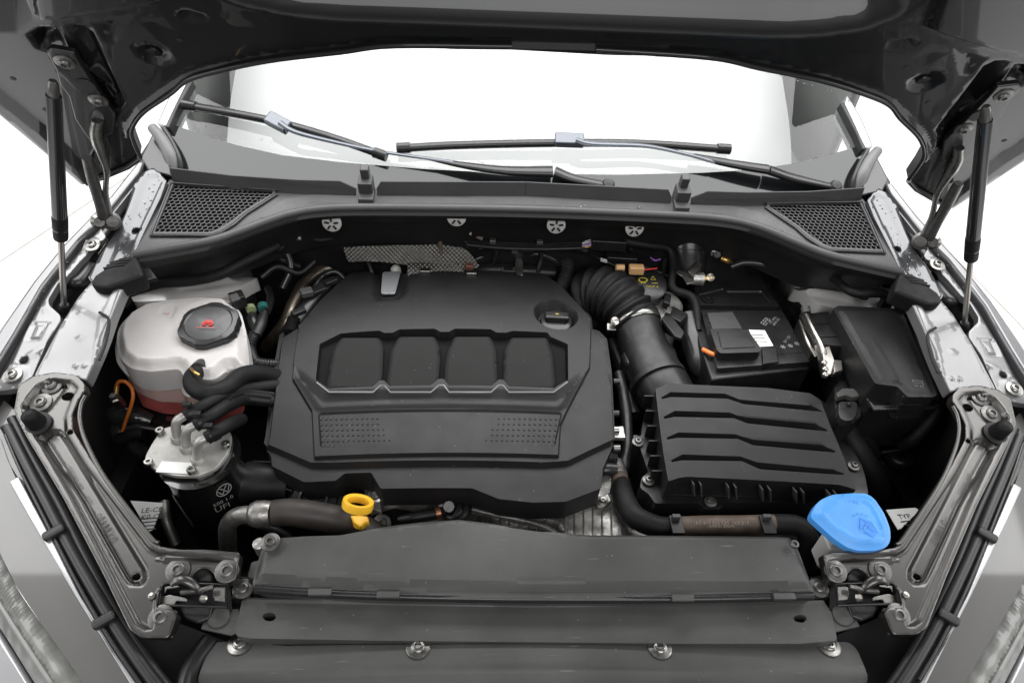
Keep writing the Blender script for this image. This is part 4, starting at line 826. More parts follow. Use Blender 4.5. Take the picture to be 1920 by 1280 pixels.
text('label_print', 'E11 12V', BT.hit(1476, 636, .001), uxb, uyb, .007, PRT, ba)
for a, b in [(1468, 650), (1482, 648), (1494, 644)]: joined('warning_symbol', [boxdata(BT.hit(a, b, .0012), V((.005*c_, .005*s_, 0)), V((-.0006*s_, .0006*c_, 0)), UP*.0002) for c_, s_ in ((1, 0), (.5, .87), (-.5, .87))], PRT, ba)
for k in range(3): box('sticker_line', BT.hit(1420+k*4, 628+k*6, .0022), V((.010, 0, 0)), V((0, .0008, 0)), UP*.0002, PRD, ba, bevel=0)
pressed('terminal_flap', Plane(.80, .818, 0), [(1331, 616), (1402, 618), (1428, 654), (1424, 660), (1350, 662), (1344, 655)], PLD, parent=ba, res=.006, skirt=.024, rad=.004, feats=[([(1344, 621), (1398, 623), (1418, 652), (1352, 655)], .0015, .002)])
prism('hold_down', [BT.hit(a, b, .004) for a, b in [(1428, 652), (1456, 650), (1462, 678), (1430, 682)]], .03, PLD, ba, bevel=.003)
prism('hold_down', [BT.hit(a, b, -.03) for a, b in [(1380, 692), (1462, 690), (1463, 706), (1376, 704)]], .03, PLD, ba, bevel=.003)
tube('red_cable', [P(1318, 655, .795), P(1335, 663, .80), P(1352, 668, .80), P(1372, 672, .795)], .0042, ORA, ba, seg=10)
lathe('cable_lug', P(1375, 672, .797), UP, [(.008, -.004), (.008, .002), (.005, .003), (.005, .009), (.0001, .009)], BRS, ba, seg=14)
prism('copper_tab', [P(a, b, .792) for a, b in [(1368, 674), (1392, 676), (1394, 684), (1372, 684)]], .003, BRS, ba, bevel=.0005)
tube('cable_shell', [P(1290, 590, .79), P(1300, 640, .77), P(1318, 690, .75), P(1360, 705, .74)], [.016, .02, .022, .02], PLS, ba, seg=16)
# clamp at the rear terminal
te = thing('battery_clamp', 'zinc battery terminal clamp with bolt behind the battery', 'terminal clamp', P(1310, 515, .82))
prism('tab', [P(a, b, .835) for a, b in [(1266, 506), (1290, 508), (1314, 488), (1318, 496), (1310, 512), (1300, 520), (1302, 530), (1288, 532), (1280, 518), (1268, 511)]], .003, ALU, te, bevel=.001)
prism('tab', [P(a, b, .850) for a, b in [(1290, 508), (1310, 489), (1317, 495), (1300, 518)]], .003, ALU, te, bevel=.001)
tube('clamp_ring', [P(1298, 522, .83), P(1318, 523, .83)], [.012, .013], ALUD, te, smooth=0, seg=18)
tube('clamp_bolt', [P(1318, 521, .835), P(1334, 521, .838)], .006, BRS, te, smooth=0, seg=6)
lathe('bolt_end', P(1332, 520, .84), -AF, [(.0075, -.004), (.0075, .002), (.004, .003), (.0035, .001), (.0001, .001)], CHR, te, seg=18)
eb = thing('earth_bolt', 'brass stud and cable lug in the dark behind the battery clamp', 'earth bolt', P(1342, 472, .85))
box('lug', P(1342, 470, .86), (.010, 0, 0), (0, .008, .002), (0, 0, .006), ALUD, eb, bevel=.002); tube('brass_cable', [P(1352, 484, .85), P(1362, 488, .848), P(1374, 494, .84)], [.005, .006, .004], BRS, eb, seg=10)
lathe('nut', P(1344, 478, .86), (0, -.6, .8), [(.007, -.004), (.007, .003), (.003, .003), (.003, .006), (.0001, .006)], DSTEEL, eb, seg=6)
# ================================================================== control unit and bright bracket
cu = thing('control_unit_bracket', 'bright chromed bracket and black plug cover standing between battery and fuse box', 'bracket', P(1540, 640, .8))
tube('chrome_rail', [P(1506, 590, .835), P(1522, 625, .835), P(1540, 662, .83), P(1548, 700, .81)], .0065, CHR, cu, smooth=5, seg=14, flat=2.0)
tube('chrome_rail', [P(1500, 602, .83), P(1514, 640, .83), P(1530, 668, .82)], .003, CHR, cu, smooth=4)
prism('chrome_ear', [P(a, b, .838) for a, b in [(1540, 650), (1556, 648), (1566, 676), (1560, 700), (1548, 704), (1544, 680)]], .006, CHR, cu, bevel=.002)
for a, b in [(1547, 692), (1547, 702), (1545, 680)]: lathe('chrome_stud', P(a, b, .842), UP, [(.005, -.004), (.005, .002), (.003, .004), (.0001, .0045)], CHR, cu, seg=12)
prism('chrome_tab', [P(a, b, .825) for a, b in [(1560, 672), (1580, 674), (1582, 694), (1562, 700)]], .012, CHR, cu, bevel=.003)
pressed('plug_cover', Plane(.8, .84, 0), [(1500, 590), (1540, 585), (1552, 584), (1582, 632), (1596, 645), (1592, 650), (1570, 648), (1530, 644), (1522, 630)], PLD, parent=cu, res=.006, skirt=.06, rad=.003, feats=[([(1512, 606), (1552, 604), (1554, 608), (1514, 610)], .002, .001), ([(1522, 630), (1576, 628), (1578, 632), (1524, 634)], .002, .001)])
tube('plug_grip', [P(1512, 586, .845), P(1510, 576, .85)], .008, RUBG, cu, smooth=0, seg=16)
prism('latch_strip', [P(a, b, .80) for a, b in [(1570, 655), (1592, 660), (1606, 690), (1614, 730), (1604, 730), (1588, 690)]], .03, PLS, cu, bevel=.002)
pg = thing('large_connector', 'large dark harness plug with rounded face, in front of the bright bracket', 'connector', P(1590, 750, .78))
prism('plug_body', [P(a, b, .80) for a, b in [(1564, 724), (1572, 712), (1606, 712), (1618, 732), (1616, 780), (1600, 792), (1574, 788), (1566, 770)]], .06, PLD, pg, bevel=.003)
prism('plug_face', [P(a, b, .812) for a, b in rnd([(1572, 752), (1608, 752), (1608, 775), (1598, 788), (1580, 788), (1572, 776)], 8)], .014, PLS, pg, bevel=.002)
prism('plug_lever', [P(a, b, .815) for a, b in [(1568, 736), (1580, 727), (1600, 727), (1612, 736), (1614, 742), (1600, 744), (1588, 740), (1572, 744)]], .012, PLF, pg, bevel=.002)
lathe('plug_pin', P(1591, 759, .813), UP, [(.004, 0), (.003, .004), (.0001, .005)], BLK, pg, seg=12)
tube('harness', [P(1588, 790, .76), P(1592, 815, .75), P(1612, 850, .73), P(1640, 900, .69), P(1650, 950, .62)], [.018, .019, .021, .021, .02], RUB, pg, seg=20, sharp=80)
tube('harness', [P(1600, 800, .75), P(1624, 822, .73), P(1640, 850, .70)], .012, RUB, pg)
# ================================================================== fuse box
fx = thing('fuse_box', 'long black fuse box with embossed lid symbol, beside the right wing rail', 'fuse box', P(1670, 690, .8))
FP = Plane(.80, .865, .05)
pressed('lid', FP, [(1562, 578), (1572, 573), (1680, 578), (1692, 584), (1704, 612), (1758, 740), (1750, 744), (1702, 744), (1682, 724), (1648, 720), (1640, 718)], PL, parent=fx, res=.0045, skirt=.055, rad=.004, sharp=38, feats=[
    ([(1572, 582), (1584, 579), (1680, 583), (1700, 620), (1748, 738), (1704, 738), (1686, 720), (1652, 716)], .003, .004),
    ([(1630, 634), (1636, 634), (1690, 722), (1676, 722)], .004, .012)])
prism('base', [FP.hit(a, b, -.035) for a, b in [(1560, 584), (1696, 584), (1764, 742), (1762, 760), (1632, 762), (1600, 690)]], .11, PLD, fx, bevel=.003)
prism('front_ledge', [FP.hit(a, b, -.028) for a, b in [(1628, 748), (1640, 758), (1758, 756), (1760, 748), (1756, 764), (1640, 768)]], .006, PLS, fx, bevel=.002)
box('lid_clip', FP.hit(1702, 764, -.03), (.018, 0, 0), (0, .004, 0), (0, 0, .012), PLD, fx, bevel=.002)
for x in (1688, 1716): box('clip_prong', FP.hit(x, 754, -.018), (.0012, 0, 0), (0, .002, 0), (0, 0, .014), PLS, fx, bevel=.0005)
c = FP.hit(1722, 718, .0035)
ux = (FP.hit(1740, 722)-FP.hit(1706, 717)).normalized(); uy = FP.n.cross(ux); em = mat('embossed_edge', (.16, .16, .16), .4)
joined('embossed_symbol', [boxdata(c+ux*dx*.001+uy*dy*.001, ux*w*.001, uy*h*.001, FP.n*.0003) for dx, dy, w, h in [(0, 5, 8, .4), (0, 0, 7, .35), (-8, 3, .4, 3), (7, 1, .4, 5), (-4, -5, 2.6, .3), (-4, -8, 2.6, .3), (-6.6, -6.5, .3, 1.6), (4, -5, 2.6, .3), (4, -9, 2.6, .3), (1.5, -7, .3, 2)]], em, fx)
tube('loom', [P(1650, 548, .86), P(1672, 556, .87), P(1700, 590, .86), P(1722, 650, .84), P(1756, 735, .82), P(1752, 775, .80), P(1716, 820, .76), P(1690, 835, .73)], .010, RUB, fx, seg=14, sharp=80)
tube('bonnet_cable', [P(1560, 520, .88), P(1600, 548, .89), P(1660, 552, .89), P(1700, 585, .87)], .008, RUB, fx, seg=12, sharp=80)
box('lid_tab', FP.hit(1662, 566, -.01), (.011, 0, 0), (0, .006, 0), (0, 0, .014), PLD, fx, bevel=.002)
# ================================================================== coolant tank
tk = thing('coolant_tank', 'milky white coolant tank with black screw cap and pink fluid below', 'coolant tank', P(340, 650, .75))
TP = Plane(.80, .835, -.02)
tol = [(218, 640), (222, 615), (240, 592), (275, 572), (330, 562), (385, 559), (430, 562), (452, 585), (461, 620), (465, 660), (464, 690), (455, 692), (430, 690), (402, 712), (345, 708), (338, 690), (280, 696), (245, 690), (225, 672)]
pressed('upper_shell', soft=True, plane=TP, outline=rnd(tol, 12), mat=TANK, parent=tk, res=.005, skirt=.045, rad=.008, sharp=60, feats=[
    (tol, .014, .016), ([(455, 690), (464, 600), (440, 560), (455, 540), (520, 600), (500, 720), (430, 720), (420, 690)], -.014, .012, .004), (('c', 390, 607, .052), .004, .006), ([(298, 598), (312, 582), (338, 583), (326, 612)], -.0015, .002)])
tb = [(218, 650), (222, 690), (240, 712), (280, 728), (338, 730), (345, 750), (360, 752), (395, 752), (410, 735), (450, 720), (466, 690), (464, 640), (350, 600), (240, 610)]
prism('lower_shell', [TP.hit(a, b-14, -.040) for a, b in rnd(tb, 10)], .055, TANKL, tk, bevel=.008, seg=3)
prism('seam_flange', [TP.hit(a, b-6, -.043) for a, b in rnd([(214, 652), (218, 686), (240, 712), (280, 724), (336, 727), (344, 748), (395, 752), (412, 735), (452, 718), (470, 690), (468, 640), (350, 600), (236, 608)], 10)], .004, TANK, tk, bevel=.0015)
prism('coolant_level', [TP.hit(a, b-8, -.050) for a, b in rnd([(236, 708), (280, 722), (336, 726), (344, 745), (395, 750), (408, 735), (440, 718), (440, 650), (260, 650)], 8)], .08, COOL, tk, bevel=.01)
c = TP.hit(391, 606, .030); ax = V((.0, -.10, 1)).normalized()
lathe('filler_neck', c-ax*.034, ax, [(.040, 0), (.040, .014), (.038, .016), (.0001, .016)], TANK, tk, seg=36)
lathe('screw_cap', c, ax, [(.0455, -.021), (.047, -.017), (.047, -.002), (.0455, .001), (.038, .0025), (.036, .001), (.0001, .0018)], PLS, tk, seg=96, star=(6, .028, .0445), sharp=30)
ux, uy = tri_xy(TP.hit(372, 606), TP.hit(410, 607), TP.hit(391, 590)); ct = c+ax*.0022
joined('hot_steam_symbol', [boxdata(ct+ux*dx*.001+uy*dy*.001, (ux*ca+uy*sa)*w*.001, (uy*ca-ux*sa)*h*.001, ax*.0003) for dx, dy, w, h, ca, sa in
    [(0, -3, 9, .6, 1, 0), (-6.2, 1.0, 5, .6, .5, .86), (6.2, 1.0, 5, .6, .5, -.86), (-3, 3, .6, 3.5, 1, 0), (0, 5, .6, 4.5, 1, 0), (3, 3, .6, 3.5, 1, 0), (0, 0, 4, .9, 1, 0), (-5, -6, 3, .8, 1, 0), (5, -6, 3, .8, 1, 0)]], RED, tk)
text('cap_print', 'KUEHLWASSER', ct-uy*.0125, ux, uy, .0042, RED, tk)
for a, b in [(312, 588), (309, 600)]: box('level_mark', TP.hit(a, b, .0125), (.005, 0, 0), (0, .0025, 0), (0, 0, .0005), TANKL, tk, bevel=.0004)
prism('mounting_ear', [TP.hit(a, b, -.012) for a, b in rnd([(268, 580), (272, 564), (292, 560), (306, 568), (300, 580)], 5)], .01, TANK, tk, bevel=.002)
prism('outlet_recess', [TP.hit(a, b, -.012) for a, b in [(350, 690), (388, 688), (398, 712), (356, 712)]], .02, TANK, tk, bevel=.003)
lathe('outlet', TP.hit(376, 686, -.004), (.2, -.8, .5), [(.010, -.02), (.010, .02), (.0001, .02)], TANK, tk, seg=16)
box('level_plug', TP.hit(446, 562, .012), (.010, .006, 0), (-.006, .010, 0), (0, 0, .012), PLD, tk, bevel=.002); box('level_plug_tab', TP.hit(440, 558, .026), (.006, .004, 0), (-.005, .008, 0), (0, 0, .002), RUBG, tk, bevel=.001)
hs = thing('coolant_hose', 'thick black rubber hose bending from the coolant tank towards the engine cover', 'hose', P(420, 720, .8))
tube('hose', [P(378, 692, .835), P(361, 708, .842), P(366, 727, .845), P(392, 737, .845), P(425, 726, .84), P(455, 703, .83), P(490, 700, .81), P(530, 710, .78)], .0136, RUB, hs, seg=22, sharp=80)
tube('spring_clip', [P(380, 688, .836), P(373, 696, .841)], .0148, DSTEEL, hs, smooth=0, seg=20)
tube('clip_tang', [P(358, 690, .858), P(364, 697, .862), P(374, 703, .860)], .002, BRS, hs, seg=6)
# ================================================================== fuel filter canister
ff = thing('fuel_filter', 'black fuel filter canister with grey metal lid, three pipes and white sticker', 'fuel filter', P(360, 950, .65))
FL = Plane(.62, .80, -.05)
lo_ = rnd([(270, 858), (276, 868), (296, 884), (330, 892), (372, 892), (405, 878), (428, 848), (434, 826), (434, 812), (424, 802), (380, 798), (335, 796), (312, 800), (302, 806), (285, 830)], 10)
cc = FL.hit(362, 850, 0)
rx = 0
rim = [FL.hit(a, b, 0) for a, b in lo_]
prism('lid_plate', rim, .006, LIDM, ff, bevel=.0012)
cxy = sum(rim, V((0, 0, 0)))/len(rim)
lathe('canister', V((cc.x+.008, cc.y, cc.z-.008)), (0, 0, 1), [(.045, -.26), (.054, -.22), (.055, -.02), (.057, 0), (.0001, 0)], CANM, ff, seg=48, sharp=50)
prism('lid_gasket', [p+V((0, 0, -.006)) for p in rim], .008, CANM, ff, bevel=.001)
for a, b in [(301, 811), (280, 870), (360, 884), (424, 836)]:
    lathe('screw', FL.hit(a, b, .001), FL.n, [(.0065, 0), (.0065, .006), (.0055, .0075), (.003, .0075), (.003, .004), (.0001, .004)], STEEL, ff, seg=18)
prism('white_sticker', [FL.hit(a, b, .0016) for a, b in [(292, 884), (303, 864), (362, 867), (352, 888)]], .001, WHT, ff, bevel=0)
nz = [((333, 822), (330, 800), (333, 788), (345, 780)), ((350, 840), (348, 820), (352, 805), (364, 798)), ((370, 862), (370, 842), (374, 828), (386, 822))]
hz_ = [[(348, 780), (380, 762), (420, 742), (470, 728), (520, 722)], [(366, 798), (396, 780), (430, 758), (462, 748), (510, 752)], [(388, 821), (412, 806), (438, 792), (452, 786)]]
for n_, (q, h_) in enumerate(zip(nz, hz_)):
    p0 = P(*q[0], .802); p1 = P(*q[1], .825); p2 = P(q[2][0], q[2][1], .838); p3 = P(q[3][0], q[3][1], .84)
    tube('pipe_nipple', [p0, p1, p2, p3], .0068, LIDM, ff, seg=16, smooth=5)
    lathe('nipple_base', p0, UP, [(.010, -.003), (.009, .003), (.007, .006), (.0001, .006)], LIDM, ff, seg=18)
    fh = thing('fuel_hose', ['rear black fuel hose, arching up from the filter lid to the tank', 'middle ribbed black fuel hose leaving the filter lid', 'front short black fuel hose on the filter lid'][n_], 'hose', p3, 'fuel hoses')
    pts = [P(a, b, z) for (a, b), z in zip(h_, [.84, .845, .835, .81, .79] if n_ < 2 else [.84, .845, .83, .80])]
    tube('hose', pts, .0098, RUB, fh, seg=20, sharp=80)
    if n_ == 1:
        for k in (-1, 0, 1): tube('hose_rib', [p+V((.002*k, .008*k, .010-.003*abs(k))) for p in pts[2:]], .0045, RUBG if 0 else RUB, fh, seg=8)
    d = (pts[1]-pts[0]).normalized()
    tube('hose_clip', [pts[0]+d*.006, pts[0]+d*.016], .0112, PLD, fh, smooth=0, seg=20)
    box('clip_tab', pts[0]+d*.011+V((-.004, 0, .017)), (.006, 0, 0), (0, .004, 0), (0, 0, .003), PLD, fh, bevel=.001)
# prints on the canister side
cx = V((cc.x+.008, cc.y, 0)); 
def onc(ang, z): return V((cx.x+.0568*math.sin(ang), cx.y-.0568*math.cos(ang), z)), V((math.cos(ang), math.sin(ang), 0)), V((-math.cos(ang)*0, 0, 1))
def cylhit(px, py, r=.0568):
    d = ray(px, py); o_ = CAM-cx; A_ = d.x**2+d.y**2; B_ = 2*(o_.x*d.x+o_.y*d.y); C_ = o_.x**2+o_.y**2-r*r; q = B_*B_-4*A_*C_
    t = (-B_-math.sqrt(max(q, 0)))/(2*A_); p = CAM+d*t; a = math.atan2(p.x-cx.x, -(p.y-cx.y)); return p, V((math.cos(a), math.sin(a), 0)), V((0, 0, 1))
for s_, ang, z, sz in [('UFI', 417, 950, .016), ('500 1.0', 418, 938, .010)]:
    p, ux, uy = cylhit(ang, z); text('white_print', s_, p, ux, uy, sz, PRT, ff, lift=.0012)
p, ux, uy = cylhit(419, 917, .0562); nn_ = ux.cross(uy)
pr_ = []
for k in range(24):
    t = 2*math.pi*k/24; q = p+ux*.011*math.cos(t)+uy*.011*math.sin(t)+nn_*.0015; tt = -ux*math.sin(t)+uy*math.cos(t); pr_.append(boxdata(q, tt*.0015, (ux*math.cos(t)+uy*math.sin(t))*.0006, nn_*.0003))
for (x0, y0, x1, y1) in [(-.005, .007, 0, .0008), (0, .0008, .005, .007), (-.009, .004, -.004, -.008), (-.004, -.008, 0, -.001), (0, -.001, .004, -.008), (.004, -.008, .009, .004)]:
    a = p+ux*x0+uy*y0+nn_*.0015; b = p+ux*x1+uy*y1+nn_*.0015; d = (b-a)/2; pr_.append(boxdata((a+b)/2, d, d.normalized().cross(nn_)*.0006, nn_*.0003))
joined('round_emblem', pr_, PRT, ff)
# ================================================================== front left: aluminium pipe and hose, oil filter housing
ap = thing('air_conditioning_pipe', 'bent aluminium pipe crimped to a brown-stained rubber hose, in front of the engine cover', 'pipe', P(430, 1000, .75))
tube('metal_pipe', [P(430, 1060, .66), P(427, 1020, .70), P(428, 985, .745), P(446, 967, .765), P(476, 964, .77)], .0125, ALU, ap, seg=20)
p0, p1 = P(470, 964, .77), P(512, 962, .775); d = p1-p0
tube('ferrule', [p0, p0+d*.05, p0+d*.3, p0+d*.34, p0+d*.6, p0+d*.64, p0+d*.95, p1], [.014, .0195, .0195, .0175, .0195, .0175, .020, .0165], ALU, ap, smooth=0, seg=24)
tube('rubber_hose', [p1, P(545, 960, .775), P(590, 966, .77), P(640, 978, .755), P(700, 1004, .72), P(740, 1040, .66)], [.0185, .0195, .0205, .021, .021, .02], mat('stained_hose', (.035, .029, .025), .55, var=.5, vs=18, rv=.08), ap, seg=22, sharp=80)
tube('thin_pipe', [P(455, 975, .74), P(490, 985, .73), P(530, 1000, .71), P(570, 1030, .68)], .006, PLS, ap)
tube('thin_pipe', [P(430, 940, .70), P(450, 955, .70), P(470, 975, .69)], .007, PLD, ap)
oh = thing('oil_filter_housing', 'round black oil filter housing under the front edge of the engine cover', 'filter housing', P(590, 930, .72))
tube('side_cylinder', [P(462, 905, .72), P(548, 910, .72)], .033, PLD, oh, smooth=0, seg=32)
box('upper_ledge', P(510, 885, .725), (.035, 0, 0), (0, .02, 0), (0, 0, .006), PLD, oh, bevel=.003)
c = P(590, 935, .735); ax = V((0, -.45, 1)).normalized()
lathe('cap', c, ax, [(.045, -.05), (.046, -.02), (.042, -.008), (.034, -.004), (.033, .003), (.024, .004), (.022, .011), (.0185, .012), (.017, .004), (.0001, .004)], PLS, oh, seg=40)
for k in range(10):
    t = 2*math.pi*k/10; e1 = ax.cross(V((1, 0, 0))).normalized(); e2 = ax.cross(e1); q = c+(e1*math.cos(t)+e2*math.sin(t))*.040+ax*.0; box('cap_rib', q, (e1*math.cos(t)+e2*math.sin(t))*.005, (-e1*math.sin(t)+e2*math.cos(t))*.0015, ax*.006, PLS, oh, bevel=.0005)
dp = thing('dipstick', 'bright yellow dipstick ring standing in front of the engine cover', 'dipstick', P(672, 975, .75))
c = P(671, 945, .79); ax = V((.2, .52, .83)).normalized(); e1 = V((1, 0, 0)); e1 = (e1-ax*e1.dot(ax)).normalized(); e2 = ax.cross(e1)
ring = []; n = 36; vs = []; fs = []
for k in range(n):
    t = 2*math.pi*k/n; rd = e1*math.cos(t)+e2*math.sin(t); rr_ = 1 if True else 1
    for (dr_, dh) in [(-.0032, -.0055), (.0032, -.0065), (.0040, .0), (.0032, .0065), (-.0032, .0055), (-.0038, 0)]: vs.append(c+rd*(.0182+dr_)+ax*dh)
for k in range(n):
    for j in range(6): fs.append((k*6+j, k*6+(j+1) % 6, ((k+1) % n)*6+(j+1) % 6, ((k+1) % n)*6+j))
mk('ring_handle', vs, fs, YEL, dp, bevel=.001, flip=True)
prism('stopper', [P(a, b, .775) for a, b in [(656, 964), (690, 966), (692, 978), (684, 980), (676, 988), (662, 978)]], .012, YEL, dp, bevel=.003)
tube('tube_neck', [P(674, 978, .765), P(678, 990, .73), P(684, 1010, .66)], [.010, .008, .007], YEL, dp, seg=14)
# gearbox casting and small parts under the front edge
gb = thing('gearbox_casting', 'dirty ribbed metal gearbox casting between engine cover and front cover', 'gearbox', P(1000, 960, .66))
GP = Plane(.55, .70, .12)
rib = [([(830+a, 900), (833+a, 900), (836+a, 1020), (832+a, 1020)], .0022, .0015, .0005) for a in range(20, 340, 17)]
pressed('casting', GP, [(690, 880), (760, 868), (900, 870), (1100, 868), (1160, 880), (1180, 930), (1200, 1010), (1140, 1040), (700, 1040)], ALUD, parent=gb, res=.0045, skirt=.12, feats=[([(850, 900), (870, 880), (1150, 880), (1180, 1040), (1060, 1040), (1040, 1000), (980, 985), (900, 965), (860, 952)], .018, .012)]+rib, zf=lambda u, v: .004*np.sin(u*55)*np.cos(v*70))
tube('seam_ridge', [GP.hit(a, b, .018) for a, b in [(868, 950), (930, 965), (1000, 980), (1040, 998), (1070, 1030)]], .0045, ALUD, gb)
lathe('round_cover', GP.hit(1176, 1010, .004), GP.n, [(.045, -.01), (.045, .006), (.038, .012), (.02, .014), (.0001, .014)], ALU, gb, seg=36)
prism('lug', [GP.hit(a, b, .03) for a, b in [(1115, 935), (1140, 924), (1148, 938), (1130, 952), (1120, 950)]], .012, ALU, gb, bevel=.002); bolt(GP.hit(1130, 939, .031), GP.n, .005, STEEL, gb)
tube('dark_bracket', [GP.hit(a, b, .03) for a, b in [(840, 925), (850, 935), (870, 950), (862, 968), (846, 975)]], .012, PLD, gb)
prism('metal_plate', [P(a, b, .735) for a, b in [(680, 906), (702, 905), (712, 930), (716, 960), (690, 950)]], .01, ALUD, gb, bevel=.001)
bolt(P(704, 928, .738), (0, -.5, 1), .007, STEEL, gb)
bolt(P(716, 981, .72), (0, -.4, 1), .008, DSTEEL, gb)
prism('black_mount', [P(a, b, .715) for a, b in [(692, 965), (740, 950), (790, 960), (800, 990), (760, 1010), (700, 1010)]], .03, PLD, gb, bevel=.005)
cn = thing('injector_plug', 'black plug with copper collar in front of the engine cover notch', 'connector', P(800, 970, .72))
tube('plug', [P(748, 974, .74), P(775, 970, .745), P(800, 966, .745), P(818, 963, .745)], [.006, .008, .009, .008], PLS, cn, seg=12)
tube('copper_collar', [P(817, 963, .745), P(826, 961, .745)], .010, mat('copper', (.55, .25, .14), .3, metal=.9), cn, smooth=0, seg=18)
lathe('sensor_hex', P(842, 950, .745), (0, -.6, 1), [(.015, -.02), (.016, 0), (.010, .004), (.008, .012), (.0001, .012)], DSTEEL, cn, seg=20)
tube('cable', [P(858, 942, .745), P(862, 955, .75), P(852, 970, .745), P(838, 968, .74)], .006, PLD, cn)
# hose with brown sleeve in front of the filter box
hb = thing('heater_hose', 'black hose with brown printed sleeve running along the front of the air filter box', 'hose', P(1300, 985, .74))
tube('hose', [P(1158, 880, .72), P(1164, 905, .735), P(1170, 935, .745), P(1190, 968, .75), P(1230, 986, .75), P(1262, 988, .75)], [.0125, .0125, .017, .0175, .0165, .0145], RUB, hb, seg=20, sharp=80)
tube('brown_cuff', [P(1160, 892, .728), P(1166, 918, .740)], .0138, BRN, hb, smooth=0, seg=20); tube('banded_cuff', [P(1156, 872, .72), P(1161, 894, .73)], .0135, DSTEEL, hb, smooth=0, corr=(.0012, .005), seg=20)
tube('brown_sleeve', [P(1244, 988, .75), P(1320, 985, .75), P(1400, 984, .75), P(1460, 982, .75)], .0145, BRN, hb, seg=20, sharp=80)
tube('hose_end', [P(1450, 982, .75), P(1490, 984, .75), P(1512, 998, .745), P(1516, 1030, .72), P(1514, 1060, .69)], .0150, RUB, hb, seg=20, sharp=80)
for x in (1267, 1437):
    box('clip', P(x+2, 984, .766), (.009, 0, 0), (0, .015, 0), (0, 0, .003), PLD, hb, bevel=.001); box('clip_tab', P(x, 970, .772), (.006, 0, 0), (0, .003, 0), (0, 0, .006), RUBG, hb, bevel=.001)
ux, uy = V((1, 0, 0)), V((0, .8, .6)); text('sleeve_print', '1K0 819 826 CM  1K0 819', P(1352, 980, .7655), ux, uy, .0075, mat('faded_print', (.28, .24, .20), .6), hb)
text('sleeve_print', '-GM4-01 EPDM-', P(1352, 986, .7655), ux, uy, .006, MATS['faded_print'], hb)
prism('bracket_ledge', [P(a, b, .70) for a, b in [(1230, 968), (1520, 965), (1540, 1010), (1500, 1040), (1230, 1000)]], .02, PLD, hb, bevel=.002)
# ================================================================== washer filler
wf = thing('washer_cap', 'bright blue leaf-shaped washer filler cap on a white plastic neck', 'filler cap', P(1596, 985, .8))
wol = [(1518, 968), (1528, 948), (1538, 937), (1560, 927), (1600, 924), (1626, 925), (1640, 935), (1658, 962), (1669, 990), (1670, 1012), (1662, 1026), (1640, 1032), (1610, 1032), (1588, 1026), (1562, 1008), (1540, 988)]
WP = Plane(.50, .845, .22)
pressed('blue_lid', WP, wol, BLU, parent=wf, res=.004, skirt=.012, rad=.006, sharp=60, feats=[(wol, .007, .014), ([(1535, 958), (1548, 940), (1600, 932), (1632, 948), (1656, 1000), (1658, 1014), (1600, 1012), (1560, 990)], -.0018, .003)])
ux, uy = V((.95, -.2, 0)).normalized(), WP.e2
joined('windscreen_symbol', [boxdata(WP.hit(1628, 988, .0072)+ux*a*.001+WP.e2*b*.001, (ux*c_+WP.e2*s_)*w*.001, (WP.e2*c_-ux*s_)*.0006, WP.n*.0006) for a, b, w, c_, s_ in [(-9, 2, 7, .3, .95), (0, 10, 8, .95, -.2), (9, 1, 7, .3, -.95), (0, -8, 7, .95, -.25), (-4, 0, 4, .7, .7), (4, -1, 4, .7, -.7), (0, 4, 3, 1, 0), (-14, 14, 1, 1, 0), (-9, 17, 1, 1, 0), (-3, 18, 1, 1, 0), (3, 17, 1, 1, 0)]], BLU, wf)
text('moulded_letters', 'VW', WP.hit(1602, 938, .0065), ux, WP.e2, .010, BLU, wf, lift=.001)
prism('white_neck', [P(a, b, .80) for a, b in rnd([(1542, 996), (1570, 990), (1650, 1010), (1662, 1022), (1650, 1036), (1600, 1038), (1566, 1034), (1556, 1030)], 5)], .05, WPL, wf, bevel=.004)
lathe('neck_hole', P(1564, 1017, .801), (0, 0, 1), [(.0055, 0), (.0065, .001), (.0065, .002), (.0045, .002), (.004, -.001), (.0001, -.001)], WPL, wf, seg=20)
# white data labels behind both brackets
for lab, loop, tx in [('white data label tilted beside the fuel filter canister', [(244, 938), (306, 942), (304, 948), (286, 992), (278, 996)], 'LE-CB\n1K0 CB'), ('white data label behind the blue washer cap', [(1662, 955), (1716, 951), (1724, 956), (1690, 990), (1684, 992)], 'TYP')]:
    t_ = thing('data_label', lab, 'label', P(*loop[0], .70), 'white data labels'); q = [P(a, b, .715) for a, b in loop]
    prism('card', q, .002, WHT, t_, bevel=.0003); cc_ = sum(q, V((0, 0, 0)))/len(q)
    text('print', tx, cc_, V((1, .1, 0)), V((-.1, 1, 0)), .012, PRD, t_, lift=.0008)
    for k in range(4): box('print_line', cc_+V((.002*k, .022-.012*k*0-.006*k-.03, .0005)), (.010, .001, 0), (0, .0008, 0), (0, 0, .0002), PRD, t_, bevel=0)
